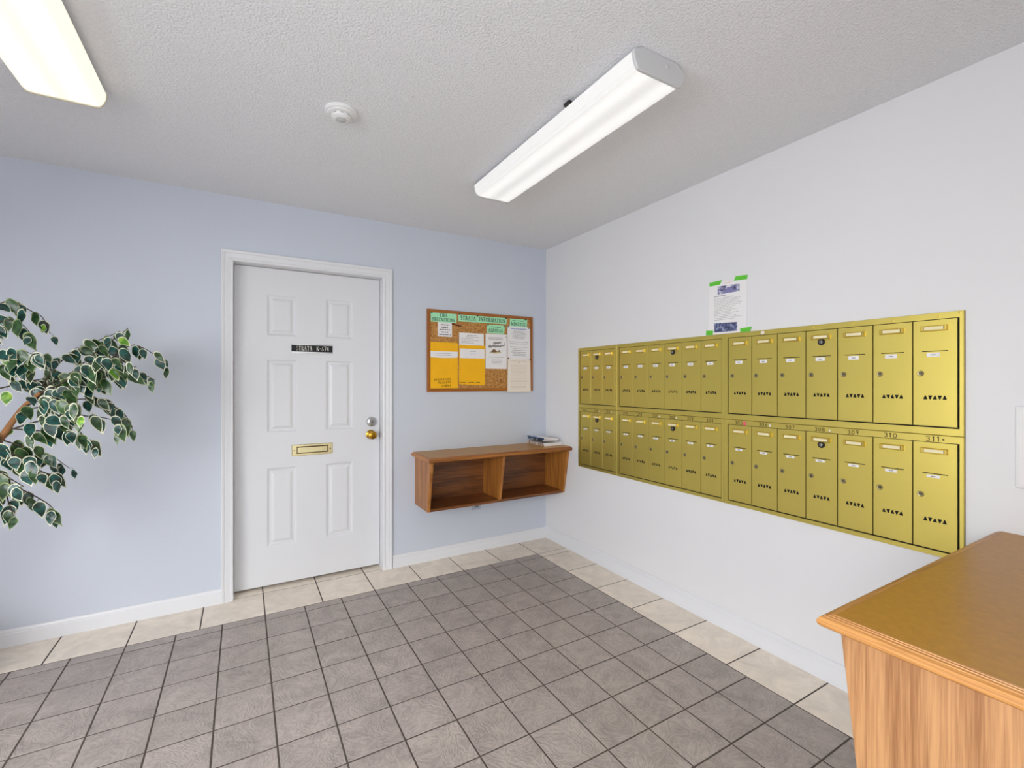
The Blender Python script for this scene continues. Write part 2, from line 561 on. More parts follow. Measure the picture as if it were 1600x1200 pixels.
# glyph: (width, [(polyline, weight)], [serif points (x, y, halfwidth)])
T_, B_ = 1.0, 0.45     # thick / thin strokes
GL = {
    'A': (0.8, [([(0.08, 0), (0.4, 1)], B_), ([(0.4, 1), (0.72, 0)], T_), ([(0.2, 0.36), (0.6, 0.36)], B_)], [(0.08, 0), (0.72, 0)]),
    'B': (0.7, [([(0.15, 0), (0.15, 1)], T_), ([(0.15, 1)] + arc(0.35, 0.76, 0.2, 0.24, 90, -90) + [(0.15, 0.52)], 0.7),
                ([(0.15, 0.52)] + arc(0.38, 0.26, 0.22, 0.26, 90, -90) + [(0.15, 0)], 0.7)], []),
    'C': (0.75, [(arc(0.42, 0.5, 0.34, 0.5, 45, 315, 14), 0.8), ([(0.68, 0.98), (0.68, 0.68)], B_)], []),
    'D': (0.8, [([(0.15, 0), (0.15, 1)], T_), ([(0.15, 1)] + arc(0.36, 0.5, 0.36, 0.5, 90, -90, 12) + [(0.15, 0)], 0.7)], [(0.15, 0), (0.15, 1)]),
    'E': (0.68, [([(0.15, 0), (0.15, 1)], T_), ([(0.05, 1), (0.6, 1), (0.6, 0.8)], B_), ([(0.15, 0.52), (0.48, 0.52)], B_),
                 ([(0.05, 0), (0.63, 0), (0.63, 0.22)], B_)], []),
    'F': (0.64, [([(0.15, 0), (0.15, 1)], T_), ([(0.05, 1), (0.6, 1), (0.6, 0.8)], B_), ([(0.15, 0.52), (0.46, 0.52)], B_)], [(0.15, 0)]),
    'G': (0.8, [(arc(0.42, 0.5, 0.35, 0.5, 45, 330, 14), 0.8), ([(0.7, 0), (0.7, 0.42)], T_), ([(0.5, 0.42), (0.8, 0.42)], B_)], []),
    'H': (0.82, [([(0.15, 0), (0.15, 1)], T_), ([(0.67, 0), (0.67, 1)], T_), ([(0.15, 0.5), (0.67, 0.5)], B_)], [(0.15, 0), (0.15, 1), (0.67, 0), (0.67, 1)]),
    'I': (0.36, [([(0.18, 0), (0.18, 1)], T_)], [(0.18, 0), (0.18, 1)]),
    'K': (0.78, [([(0.15, 0), (0.15, 1)], T_), ([(0.66, 1), (0.15, 0.42)], B_), ([(0.3, 0.58), (0.7, 0)], T_)], [(0.15, 0), (0.15, 1)]),
    'M': (0.98, [([(0.14, 0), (0.14, 1)], B_), ([(0.14, 1), (0.49, 0.08)], T_), ([(0.49, 0.08), (0.84, 1)], B_), ([(0.84, 1), (0.84, 0)], T_)], [(0.14, 0), (0.84, 0)]),
    'N': (0.82, [([(0.14, 0), (0.14, 1)], B_), ([(0.14, 1), (0.68, 0)], T_), ([(0.68, 0), (0.68, 1)], B_)], [(0.14, 0), (0.68, 1)]),
    'O': (0.84, [(arc(0.42, 0.5, 0.34, 0.5, 0, 360, 18), 0.8)], []),
    'P': (0.68, [([(0.15, 0), (0.15, 1)], T_), ([(0.15, 1)] + arc(0.38, 0.74, 0.23, 0.26, 90, -90) + [(0.15, 0.48)], 0.7)], [(0.15, 0), (0.15, 1)]),
    'Q': (0.84, [(arc(0.42, 0.5, 0.34, 0.5, 0, 360, 18), 0.8), ([(0.5, 0.2), (0.8, -0.1)], T_)], []),
    'R': (0.76, [([(0.15, 0), (0.15, 1)], T_), ([(0.15, 1)] + arc(0.38, 0.74, 0.23, 0.26, 90, -90) + [(0.15, 0.48)], 0.7), ([(0.36, 0.48), (0.7, 0)], T_)], [(0.15, 0), (0.15, 1)]),
    'S': (0.64, [(arc(0.32, 0.75, 0.23, 0.25, 30, 270, 9) + arc(0.32, 0.25, 0.25, 0.25, 90, -150, 9), 0.85)], []),
    'T': (0.74, [([(0.37, 0), (0.37, 1)], T_), ([(0.06, 0.78), (0.06, 1), (0.68, 1), (0.68, 0.78)], B_)], [(0.37, 0)]),
    'U': (0.8, [([(0.14, 1)] + arc(0.4, 0.28, 0.26, 0.28, 180, 360) + [(0.66, 1)], 0.8)], [(0.14, 1), (0.66, 1)]),
    'V': (0.78, [([(0.08, 1), (0.39, 0)], T_), ([(0.39, 0), (0.7, 1)], B_)], [(0.08, 1), (0.7, 1)]),
    '-': (0.45, [([(0.08, 0.48), (0.37, 0.48)], T_)], []),
    '0': (0.64, [(arc(0.32, 0.5, 0.24, 0.5, 0, 360, 16), 0.8)], []),
    '1': (0.4, [([(0.2, 0), (0.2, 1), (0.08, 0.82)], T_)], []),
    '2': (0.64, [(arc(0.32, 0.74, 0.24, 0.26, 160, -40, 8) + [(0.08, 0), (0.58, 0)], 0.8)], []),
    '3': (0.64, [(arc(0.3, 0.76, 0.22, 0.24, 150, -90, 8), 0.8), (arc(0.3, 0.26, 0.25, 0.26, 90, -150, 8), 0.8)], []),
    '4': (0.66, [([(0.48, 0), (0.48, 1), (0.06, 0.3), (0.64, 0.3)], 0.8)], []),
    '5': (0.64, [([(0.54, 1), (0.14, 1), (0.12, 0.58)] + arc(0.3, 0.32, 0.26, 0.32, 110, -150, 9), 0.8)], []),
    '6': (0.64, [([(0.5, 1), (0.2, 0.62)] + arc(0.32, 0.28, 0.24, 0.28, 150, 510, 14), 0.8)], []),
    '7': (0.6, [([(0.06, 1), (0.56, 1), (0.24, 0)], 0.8)], []),
    '8': (0.64, [(arc(0.32, 0.76, 0.2, 0.24, 0, 360, 12), 0.8), (arc(0.32, 0.26, 0.25, 0.26, 0, 360, 12), 0.8)], []),
    '9': (0.64, [(arc(0.32, 0.72, 0.23, 0.28, 0, 360, 12), 0.8), ([(0.55, 0.72), (0.42, 0)], 0.8)], []),
    ' ': (0.42, [], []),
}


def text_w(t, gap=0.1):
    return sum(GL[c][0] + gap for c in t) - gap


def lettering(mb, F, t, u0, u1, v0, v1, n, wt=0.14, serif=0.16, gap=0.1, mi=0, wob=0.0, slope=0.0):
    """draw the string t into the rectangle u0..u1 x v0..v1 of frame F"""
    sx = (u1 - u0) / text_w(t, gap)
    sy = v1 - v0
    w0 = wt * sy
    x = 0.0
    for c in t:
        gw, strokes, serifs = GL[c]
        dy = random.uniform(-wob, wob)
        k = 1 + random.uniform(-wob, wob)
        tr = lambda q: (u0 + (x + q[0]) * sx, v0 + (q[1] * k + dy) * sy + slope * (x + q[0]) * sx)
        for pts, wgt in strokes:
            mb.ribbon(F, [tr(q) for q in pts], w0 * wgt, n, mi)
        if serif:
            for q in serifs:
                a = tr(q)
                mb.ribbon(F, [(a[0] - serif * sx, a[1]), (a[0] + serif * sx, a[1])], w0 * 0.5, n, mi)
        x += gw + gap


def greek(mb, F, u0, u1, v0, v1, rows, n, h=0.0022, centred=False, fill=(0.7, 1.0), mi=0, seed=0):
    """lines of print too small to read: rows of word-length dashes"""
    rnd = random.Random(seed)
    for r in range(rows):
        v = v1 - (v1 - v0) * (r + 0.5) / rows
        L = (u1 - u0) * rnd.uniform(*fill)
        a = (u0 + u1) / 2 - L / 2 if centred else u0
        x = a
        while x < a + L - 0.002:
            w = min(rnd.uniform(0.008, 0.024), a + L - x)
            mb.poly(F, [(x, v - h / 2), (x + w, v - h / 2), (x + w, v + h / 2), (x, v + h / 2)], n, mi)
            x += w + 0.003

# =================================================================== STRUCTURE
DX0, DX1, DZ = -2.263, -1.372, 2.034          # door opening (inside the casing)
JT = 0.018                                    # jamb thickness
WT = 0.12

# floor base (grout level) ---------------------------------------------------
floor = struct(MB().box(WORLD, XL - WT, WT, YF - WT, 0.3, -0.12, -0.0012).obj('floor', M_GROUT))

G = 0.2032
PX, PY, BB, RR = 0.2765, 0.3577, 0.2903, 0.2765     # column / row phase, back and right border lines
JW = 0.0065


def tile_mesh(name, sx, sy, m):
    b = MB()
    hx, hy, c = sx / 2, sy / 2, 0.0006
    r0 = [Vector((a * hx, q * hy, -0.0011)) for a, q in ((-1, -1), (1, -1), (1, 1), (-1, 1))]
    r1 = [Vector((a * hx, q * hy, -c)) for a, q in ((-1, -1), (1, -1), (1, 1), (-1, 1))]
    r2 = [Vector((a * (hx - c), q * (hy - c), 0)) for a, q in ((-1, -1), (1, -1), (1, 1), (-1, 1))]
    b.rings([r0, r1, r2])
    return b.mesh(name, m)

_tm = {}
rest = MB()
cfw = Vector((math.sin(0.5269), math.cos(0.5269), 0))
crt = Vector((math.cos(0.5269), -math.sin(0.5269), 0))


def put_tile(kind, m, x0, x1, y0, y1):
    """one floor tile between the joint lines x0..x1, y0..y1"""
    sx, sy = x1 - x0 - JW, y1 - y0 - JW
    if sx < 0.01 or sy < 0.01:
        return
    cx, cy = (x0 + x1) / 2, (y0 + y1) / 2
    d = Vector((cx, cy, 0)) - Vector((cam.location.x, cam.location.y, 0))
    z, l = d.dot(cfw), abs(d.dot(crt))
    near = z > 1.25 and l < 1.25 * z + 0.3
    if not near:
        rest.box(WORLD, cx - sx / 2, cx + sx / 2, cy - sy / 2, cy + sy / 2, -0.0011, 0, 0 if kind == 'grey_tile' else 1)
        return
    key = (kind, round(sx, 4), round(sy, 4))
    if key not in _tm:
        _tm[key] = tile_mesh(kind, sx, sy, m)
    add_copy(_tm[key], kind, floor, (cx, cy, random.uniform(-0.0003, 0.0003)))

# grey field
ncol = int((-PX - XL) / G) + 1
nrow = int((-PY - YF) / G) + 1
for c in range(ncol):
    x1 = -(PX + c * G)
    x0 = max(x1 - G, XL)
    put_tile('grey_tile', M_GTILE, x0, x1, -PY, -BB)
    for r in range(nrow):
        y1 = -(PY + r * G)
        put_tile('grey_tile', M_GTILE, x0, x1, max(y1 - G, YF), y1)
# beige border along the back wall, running under the door
for k in range(int((-PX - XL) / 0.3048) + 1):
    x1 = -(PX + k * 0.3048)
    x0 = max(x1 - 0.3048, XL)
    put_tile('beige_tile', M_BTILE, x0, x1, -BB, 0.018)
    if x1 > DX0 and x0 < DX1:
        put_tile('beige_tile', M_BTILE, max(x0, DX0 - 0.01), min(x1, DX1 + 0.01), 0.018, 0.2)
put_tile('beige_tile', M_BTILE, -RR, 0.0, -BB, 0.018)
put_tile('beige_tile', M_BTILE, -RR, 0.0, -PY, -BB)
y1 = -PY
while y1 > YF:
    y0 = max(y1 - 0.3048, YF)
    put_tile('beige_tile', M_BTILE, -RR, 0.0, y0, y1)
    y1 = y0
ro = rest.obj('tile_field', [M_GTILE, M_BTILE], floor)
ro['kind'] = 'stuff'

# walls ------------------------------------------------------------------------
b = MB()
b.box(BACK, XL - WT, DX0 - JT, 0, H, -WT, 0)
b.box(BACK, DX1 + JT, WT, 0, H, -WT, 0)
b.box(BACK, DX0 - JT, DX1 + JT, DZ + JT, H, -WT, 0)
b.box(BACK, DX0 - 0.2, DX1 + 0.2, 0, DZ + 0.2, -0.3, -0.22)      # unseen closure added behind the door, blocks light leaking under the slab
b.box(BACK, DX0 - 0.2, DX0 - JT, 0, DZ + 0.2, -0.22, -WT)
b.box(BACK, DX1 + JT, DX1 + 0.2, 0, DZ + 0.2, -0.22, -WT)
b.box(BACK, DX0 - JT, DX1 + JT, DZ + JT, DZ + 0.2, -0.22, -WT)
struct(b.obj('wall_back', M_BACK))
struct(MB().box(WORLD, 0, WT, YF - WT, 0, 0, H).obj('wall_right', M_WHITEWALL))
b = MB()
b.box(WORLD, XL - WT, XL, -1.9, 0, 0, H)
b.box(WORLD, XL - WT, XL, YF - WT, -4.2, 0, H)
b.box(WORLD, XL - WT, XL, -4.2, -1.9, 2.2, H)
struct(b.obj('wall_left', M_BACK))
b = MB()
b.box(WORLD, XP, 0, YF, YP, 0, H)
b.box(WORLD, XL, -4.2, YF - WT, YF, 0, H)
b.box(WORLD, -4.2, XP, YF - WT, YF, 2.2, H)
struct(b.obj('wall_front', M_WHITEWALL))
struct(MB().box(WORLD, XL - WT, WT, YF - WT, 0.3, H, H + 0.1).obj('ceiling', M_CEIL))

# entrance glazing behind the photographer
win = bpy.data.objects.new('window_1', None)
COL.objects.link(win)
win.location = (-2.7, YF - 0.06, 0)
struct(win)
M_ALU = mat('brown_aluminium_frame', (92, 84, 78), 0.4, metal=0.6)
for k, x in enumerate((-4.2, -3.2, -2.22, -1.25)):
    MB().box(WORLD, x, x + 0.05, YF - 0.09, YF - 0.03, 0, 2.2).obj('mullion', M_ALU, win)
for z in (0.0, 1.02, 2.15):
    MB().box(WORLD, -4.15, -1.25, YF - 0.085, YF - 0.035, z, z + 0.05).obj('rail', M_ALU, win)
gm = bpy.data.materials.new('clear_glass')
gm.use_nodes = True
gb = gm.node_tree.nodes['Principled BSDF']
gb.inputs['Transmission Weight'].default_value = 1.0
gb.inputs['Roughness'].default_value = 0.0
gb.inputs['IOR'].default_value = 1.1
for x0, x1 in ((-4.15, -3.2), (-3.15, -2.22), (-2.17, -1.25)):
    for z0, z1 in ((0.05, 1.02), (1.07, 2.15)):
        MB().box(WORLD, x0, x1, YF - 0.063, YF - 0.057, z0, z1).obj('pane', gm, win)

win = bpy.data.objects.new('window_2', None)
COL.objects.link(win)
win.location = (XL - 0.06, -3.05, 0)
struct(win)
for y in (-4.2, -3.45, -2.70, -1.95):
    MB().box(WORLD, XL - 0.09, XL - 0.03, y, y + 0.05, 0, 2.2).obj('mullion', M_ALU, win)
for z in (0.0, 1.02, 2.15):
    MB().box(WORLD, XL - 0.085, XL - 0.035, -4.15, -1.95, z, z + 0.05).obj('rail', M_ALU, win)
for y0, y1 in ((-4.15, -3.45), (-3.40, -2.70), (-2.65, -1.95)):
    for z0, z1 in ((0.05, 1.02), (1.07, 2.15)):
        MB().box(WORLD, XL - 0.063, XL - 0.057, y0, y1, z0, z1).obj('pane', gm, win)

# baseboards --------------------------------------------------------------------
def baseboard(name, F, u0, u1, h, m=M_TRIM):
    prof = [(0, 0), (0.013, 0), (0.013, h - 0.022), (0.0105, h - 0.018), (0.0105, h - 0.012), (0.007, h - 0.004), (0.003, h), (0, h)]
    bb = MB()
    bb.rings([[F.p(u, z, n) for n, z in prof] for u in (u0, u1)])
    return struct(bb.obj(name, m))

baseboard('baseboard_back', BACK, XL, -2.325, 0.085)
baseboard('baseboard_back', BACK, -1.305, -0.013, 0.088)
baseboard('baseboard_right', RIGHT, 0.0, -YP, 0.1)
baseboard('baseboard_left', Frame((XL, 0, 0), (0, 1, 0), (0, 0, 1), (1, 0, 0)), -1.9, -0.013, 0.085)

# door ----------------------------------------------------------------------------
door = bpy.data.objects.new('door_1', None)
COL.objects.link(door)
door.location = ((DX0 + DX1) / 2, 0.08, 0)
struct(door)
# casing: moulded profile swept around the opening with mitred corners
prof = [(0.0, 0.0), (0.0, 0.009), (0.006, 0.012), (0.014, 0.0125), (0.017, 0.010), (0.022, 0.0105), (0.040, 0.014),
        (0.044, 0.0125), (0.048, 0.016), (0.058, 0.018), (0.0625, 0.016), (0.0625, 0.0)]
b = MB()
rg = []
for k in range(4):
    r = []
    for o, t in prof:
        u = DX0 - o if k < 2 else DX1 + o
        v = 0.0 if k in (0, 3) else DZ + o
        r.append(BACK.p(u, v, t))
    rg.append(r)
b.rings(rg)
b.obj('casing', M_TRIM, door)
# jamb lining with a stop behind the slab
b = MB()
b.box(BACK, DX0 - JT, DX0, 0, DZ + JT, -WT, 0.0)
b.box(BACK, DX1, DX1 + JT, 0, DZ + JT, -WT, 0.0)
b.box(BACK, DX0, DX1, DZ, DZ + JT, -WT, 0.0)
b.box(BACK, DX0, DX0 + 0.012, 0, DZ, -WT - 0.02, -WT - 0.002)
b.box(BACK, DX1 - 0.012, DX1, 0, DZ, -WT - 0.02, -WT - 0.002)
b.obj('jamb', M_TRIM, door)
# slab with six openings, each filled by a moulded panel
SF = -0.080                                   # slab face (n of BACK frame)
SX0, SX1, SZ0, SZ1 = DX0 + 0.003, DX1 - 0.003, 0.018, DZ - 0.003
pu = [(-2.084, -1.907), (-1.733, -1.554)]
pv = [(0.26, 0.762), (0.983, 1.455), (1.601, 1.869)]
us = [SX0, pu[0][0], pu[0][1], pu[1][0], pu[1][1], SX1]
vs_ = [SZ0, pv[0][0], pv[0][1], pv[1][0], pv[1][1], pv[2][0], pv[2][1], SZ1]
b = MB()
for i in range(5):
    for j in range(7):
        if i in (1, 3) and j in (1, 3, 5):
            continue
        b.poly(BACK, [(us[i], vs_[j]), (us[i + 1], vs_[j]), (us[i + 1], vs_[j + 1]), (us[i], vs_[j + 1])], SF)
q = [(SX0, SZ0), (SX1, SZ0), (SX1, SZ1), (SX0, SZ1)]
for i in range(4):
    a, c = q[i], q[(i + 1) % 4]
    b.add([BACK.p(a[0], a[1], SF), BACK.p(c[0], c[1], SF), BACK.p(c[0], c[1], SF - 0.042), BACK.p(a[0], a[1], SF - 0.042)], [(0, 1, 2, 3)])
b.poly(BACK, q, SF - 0.042)
slab = b.obj('slab', M_DOOR, door, at=(0, 0.08, 0))
for (a0, a1) in pu:
    for (c0, c1) in pv:
        pb = MB()
        rg = []
        for ins, dep in ((0, 0), (0.006, -0.001), (0.013, -0.0075), (0.024, -0.0085), (0.030, -0.0065), (0.041, -0.0015), (0.045, -0.001)):
            rg.append([BACK.p(u, v, SF + dep) for u, v in ((a0 + ins, c0 + ins), (a1 - ins, c0 + ins), (a1 - ins, c1 - ins), (a0 + ins, c1 - ins))])
        pb.rings(rg, closed_start=False)
        pb.obj('panel', M_DOOR, slab)
# name sign
sg = MB().box(BACK, -1.941, -1.689, 1.503, 1.555, SF, SF + 0.003).obj('sign', M_BLACK, door, at=(-1.815, 0.08, 1.5))
MB().box(BACK, -1.941, -1.689, 1.551, 1.560, SF, SF + 0.005).obj('sign_rail', M_CHROME, sg)
MB().box(BACK, -1.941, -1.689, 1.498, 1.507, SF, SF + 0.005).obj('sign_rail', M_CHROME, sg)
b = MB()
lettering(b, BACK, 'STRATA', -1.912, -1.818, 1.515, 1.544, SF + 0.0036, wt=0.13, serif=0, gap=0.2)
lettering(b, BACK, 'K-674', -1.790, -1.714, 1.515, 1.544, SF + 0.0036, wt=0.13, serif=0, gap=0.2)
o = b.obj('lettering', mat('white_sign_print', (226, 224, 216), 0.6), sg)
o['label'] = 'white letters STRATA K-674'
# mail slot
ms = MB()
ou = (-1.940, -1.689, 0.826, 0.900)
inn = (-1.908, -1.720, 0.842, 0.884)
b = MB()
ro_ = [[BACK.p(u, v, n) for u, v in ((r[0], r[2]), (r[1], r[2]), (r[1], r[3]), (r[0], r[3]))] for r, n in
       ((ou, SF), (ou, SF + 0.003), ((ou[0] + 0.004, ou[1] - 0.004, ou[2] + 0.004, ou[3] - 0.004), SF + 0.006),
        ((inn[0] - 0.003, inn[1] + 0.003, inn[2] - 0.003, inn[3] + 0.003), SF + 0.006), (inn, SF + 0.001))]
b.rings(ro_, closed_end=False, closed_start=False)
slot = b.obj('mail_slot', M_BRASSP, door, at=(-1.815, 0.08, 0.86))
slot['label'] = 'pale brass mail slot frame'
MB().box(BACK, inn[0] - 0.002, inn[1] + 0.002, inn[2] - 0.002, inn[3] + 0.002, SF, SF + 0.0008).obj('slot_backing', mat('dark_brown_metal', (84, 62, 28), 0.6), slot)
MB().box(BACK, inn[0] + 0.003, inn[1] - 0.003, inn[2] + 0.003, inn[3] - 0.005, SF + 0.0008, SF + 0.003).obj('flap', M_BRASSP, slot, bevel=0.001)
for u in (-1.924, -1.705):
    MB().lathe(BACK, u, 0.862, [(0.004, SF + 0.005), (0.004, SF + 0.007), (0.0015, SF + 0.008)], 10).obj('screw', M_SOFTBLK, slot, smooth=40)
# deadbolt and knob
db = MB().lathe(BACK, -1.431, 1.029, [(0.034, SF), (0.034, SF + 0.006), (0.030, SF + 0.016), (0.019, SF + 0.019), (0.017, SF + 0.021), (0.0, SF + 0.021)], 28).obj(
    'deadbolt', M_CHROME, door, smooth=35, at=(-1.431, 0.08, 1.029))
MB().box(BACK, -1.4335, -1.4285, 1.022, 1.035, SF + 0.0205, SF + 0.0216).obj('keyhole', M_BLACK, db)
kb = MB().lathe(BACK, -1.436, 0.940, [(0.032, SF), (0.032, SF + 0.004), (0.026, SF + 0.008), (0.012, SF + 0.012), (0.011, SF + 0.028),
     (0.020, SF + 0.034), (0.0285, SF + 0.045), (0.030, SF + 0.055), (0.026, SF + 0.065), (0.014, SF + 0.071), (0.009, SF + 0.0705), (0.0, SF + 0.072)], 32).obj(
    'door_knob', M_BRASS, door, smooth=40, at=(-1.436, 0.08, 0.94))
kb['label'] = 'round polished brass door knob'
lp = MB().box(BACK, -1.395, -1.377, 0.905, 0.955, SF, SF + 0.004).obj('latch_guard', M_WHITEP, door, bevel=0.002, at=(-1.386, 0.08, 0.93))
MB().box(BACK, -1.3815, -1.3775, 0.918, 0.94, SF + 0.004, SF + 0.012).obj('latch_lip', M_WHITEP, lp)

# =================================================================== CEILING LIGHTS
def lens_mat(name, col, s, x0, x1):
    """prismatic wrap lens lit from inside by two tubes"""
    m = bpy.data.materials.new(name)
    m.use_nodes = True
    nt = m.node_tree
    b = nt.nodes['Principled BSDF']
    b.inputs['Base Color'].default_value = (0.35, 0.35, 0.35, 1)
    b.inputs['Roughness'].default_value = 0.3
    b.inputs['Emission Color'].default_value = (*col, 1)
    tc = nt.nodes.new('ShaderNodeTexCoord')
    sp = nt.nodes.new('ShaderNodeSeparateXYZ')
    nt.links.new(tc.outputs['Object'], sp.inputs[0])
    ml = nt.nodes.new('ShaderNodeMath')
    ml.operation = 'MULTIPLY'
    ml.inputs[1].default_value = 2 * math.pi / 0.115
    nt.links.new(sp.outputs['X'], ml.inputs[0])
    cs = nt.nodes.new('ShaderNodeMath')
    cs.operation = 'COSINE'
    nt.links.new(ml.outputs[0], cs.inputs[0])
    mr = nt.nodes.new('ShaderNodeMapRange')
    mr.inputs['From Min'].default_value = -1
    mr.inputs['From Max'].default_value = 1
    mr.inputs['To Min'].default_value = s * 1.1
    mr.inputs['To Max'].default_value = s * 0.85
    nt.links.new(cs.outputs[0], mr.inputs['Value'])
    nt.links.new(mr.outputs[0], b.inputs['Emission Strength'])
    w = nt.nodes.new('ShaderNodeTexWave')
    w.inputs['Scale'].default_value = 60
    w.bands_direction = 'Y'
    nt.links.new(tc.outputs['Object'], w.inputs['Vector'])
    bp = nt.nodes.new('ShaderNodeBump')
    bp.inputs['Strength'].default_value = 0.3
    bp.inputs['Distance'].default_value = 0.002
    nt.links.new(w.outputs['Fac'], bp.inputs['Height'])
    nt.links.new(bp.outputs['Normal'], b.inputs['Normal'])
    return m


def ceiling_light(cx, y0, y1, label, col, s, endcap):
    t = thing('ceiling_light', (cx, (y0 + y1) / 2, H), label, 'light', 'wraparound ceiling lights')
    D = 0.078
    # cross-section (x, z below ceiling): housing flush on top, wide shoulders, narrower flat bottom
    top = [(-0.085, 0.0), (-0.118, -0.022), (-0.121, -0.030)]
    lens = [(-0.119, -0.024), (-0.118, -0.046), (-0.110, -0.066), (-0.098, -D + 0.002), (-0.088, -D)]
    lensr = lens + [(-a, z) for a, z in reversed(lens)]
    inner = [(a * 0.965, z + 0.003 if z < -0.03 else z) for a, z in lensr]
    F = Frame((cx, 0, H), (1, 0, 0), (0, 0, 1), (0, 1, 0))
    b = MB()
    ring = lensr + list(reversed(inner))
    b.rings([[F.p(a, z, n) for a, z in ring] for n in (y0 + 0.012, y1 - 0.012)])
    b.obj('lens', lens_mat('lit_lens', col, s, 0, 0), t, smooth=25)
    b = MB()
    hs = [(-0.085, -0.002), (-0.116, -0.020), (-0.116, -0.026), (0.116, -0.026), (0.116, -0.020), (0.085, -0.002)]
    b.rings([[F.p(a, z, n) for a, z in hs] for n in (y0 + 0.012, y1 - 0.012)])
    b.obj('housing', M_WHITEP, t)
    cap = [(-0.085, -0.001), (-0.121, -0.022), (-0.122, -0.034), (-0.116, -0.058), (-0.103, -D - 0.001), (-0.088, -D - 0.004)]
    capr = cap + [(-a, z) for a, z in reversed(cap)]
    for n0, n1 in ((y0, y0 + 0.013), (y1 - 0.013, y1)):
        e = MB().prism(F, capr, n0, n1).obj('end_cap', endcap, t, bevel=0.003)
        yy = n0 if n0 == y0 else n1
        FF = Frame((cx, yy, H), (1, 0, 0), (0, 0, 1), (0, -1 if n0 == y0 else 1, 0))
        MB().lathe(FF, 0.035, -0.030, [(0.0075, 0), (0.0075, 0.0015), (0.006, 0.0025)], 14).obj('knockout', endcap, e, smooth=40)
    MB().box(F, -0.128, -0.112, -0.022, -0.012, (y0 + y1) / 2 - 0.27, (y0 + y1) / 2 - 0.235).obj('spring_clip', M_SOFTBLK, t)
    return t

M_CAPW = mat('white_enamel_cap', (205, 205, 205), 0.4)
M_CAPY = mat('aged_cream_cap', (222, 214, 192), 0.4)
ceiling_light(-0.985, -2.128, -0.905, 'long white lit ceiling light above the gold mailboxes', (1.0, 0.985, 0.965), LAMP_COOL, M_CAPW)
ceiling_light(-2.780, -2.155, -0.935, 'warm cream lit ceiling light in the upper left, cut off by the frame', (1.0, 0.93, 0.74), LAMP_WARM, M_CAPY)

# smoke detector ------------------------------------------------------------------
FC = Frame((-1.862, -1.235, H), (1, 0, 0), (0, 1, 0), (0, 0, -1))
sd = thing('smoke_detector', (-1.862, -1.235, H), 'round white smoke detector on the ceiling before the door', 'smoke detector')
MB().lathe(FC, 0, 0, [(0.065, 0), (0.065, 0.008), (0.062, 0.012), (0.056, 0.014), (0.054, 0.018), (0.048, 0.020), (0.0, 0.020)], 40).obj('base', M_WHITEP, sd, smooth=30)
MB().lathe(FC, 0, 0, [(0.034, 0.020), (0.034, 0.024), (0.0, 0.024)], 40).obj('neck', mat('grey_vent_plastic', (176, 176, 176), 0.6), sd, smooth=30)
b = MB()
for k in range(8):
    a0, a1 = R(45 * k + 4), R(45 * k + 30)
    pts = [(q * math.cos(a), q * math.sin(a)) for q, a in ((0.0395, a0), (0.0395, (a0 + a1) / 2), (0.0395, a1), (0.032, a1), (0.032, a0))]
    b.prism(FC, pts, 0.020, 0.027)
b.obj('vent_ribs', M_WHITEP, sd)
MB().lathe(FC, 0, 0, [(0.040, 0.025), (0.039, 0.030), (0.032, 0.035), (0.023, 0.037), (0.021, 0.0345), (0.0, 0.034)], 40).obj('dome', M_WHITEP, sd, smooth=35)
MB().lathe(FC, 0, 0, [(0.0195, 0.033), (0.0195, 0.0365), (0.017, 0.038), (0.0, 0.038)], 32).obj('test_button', mat('grey_button', (196, 196, 196), 0.5), sd, smooth=35)

# =================================================================== MAILBOX BANKS
DT = 0.0105            # door face (n)
FT = 0.012             # frame face


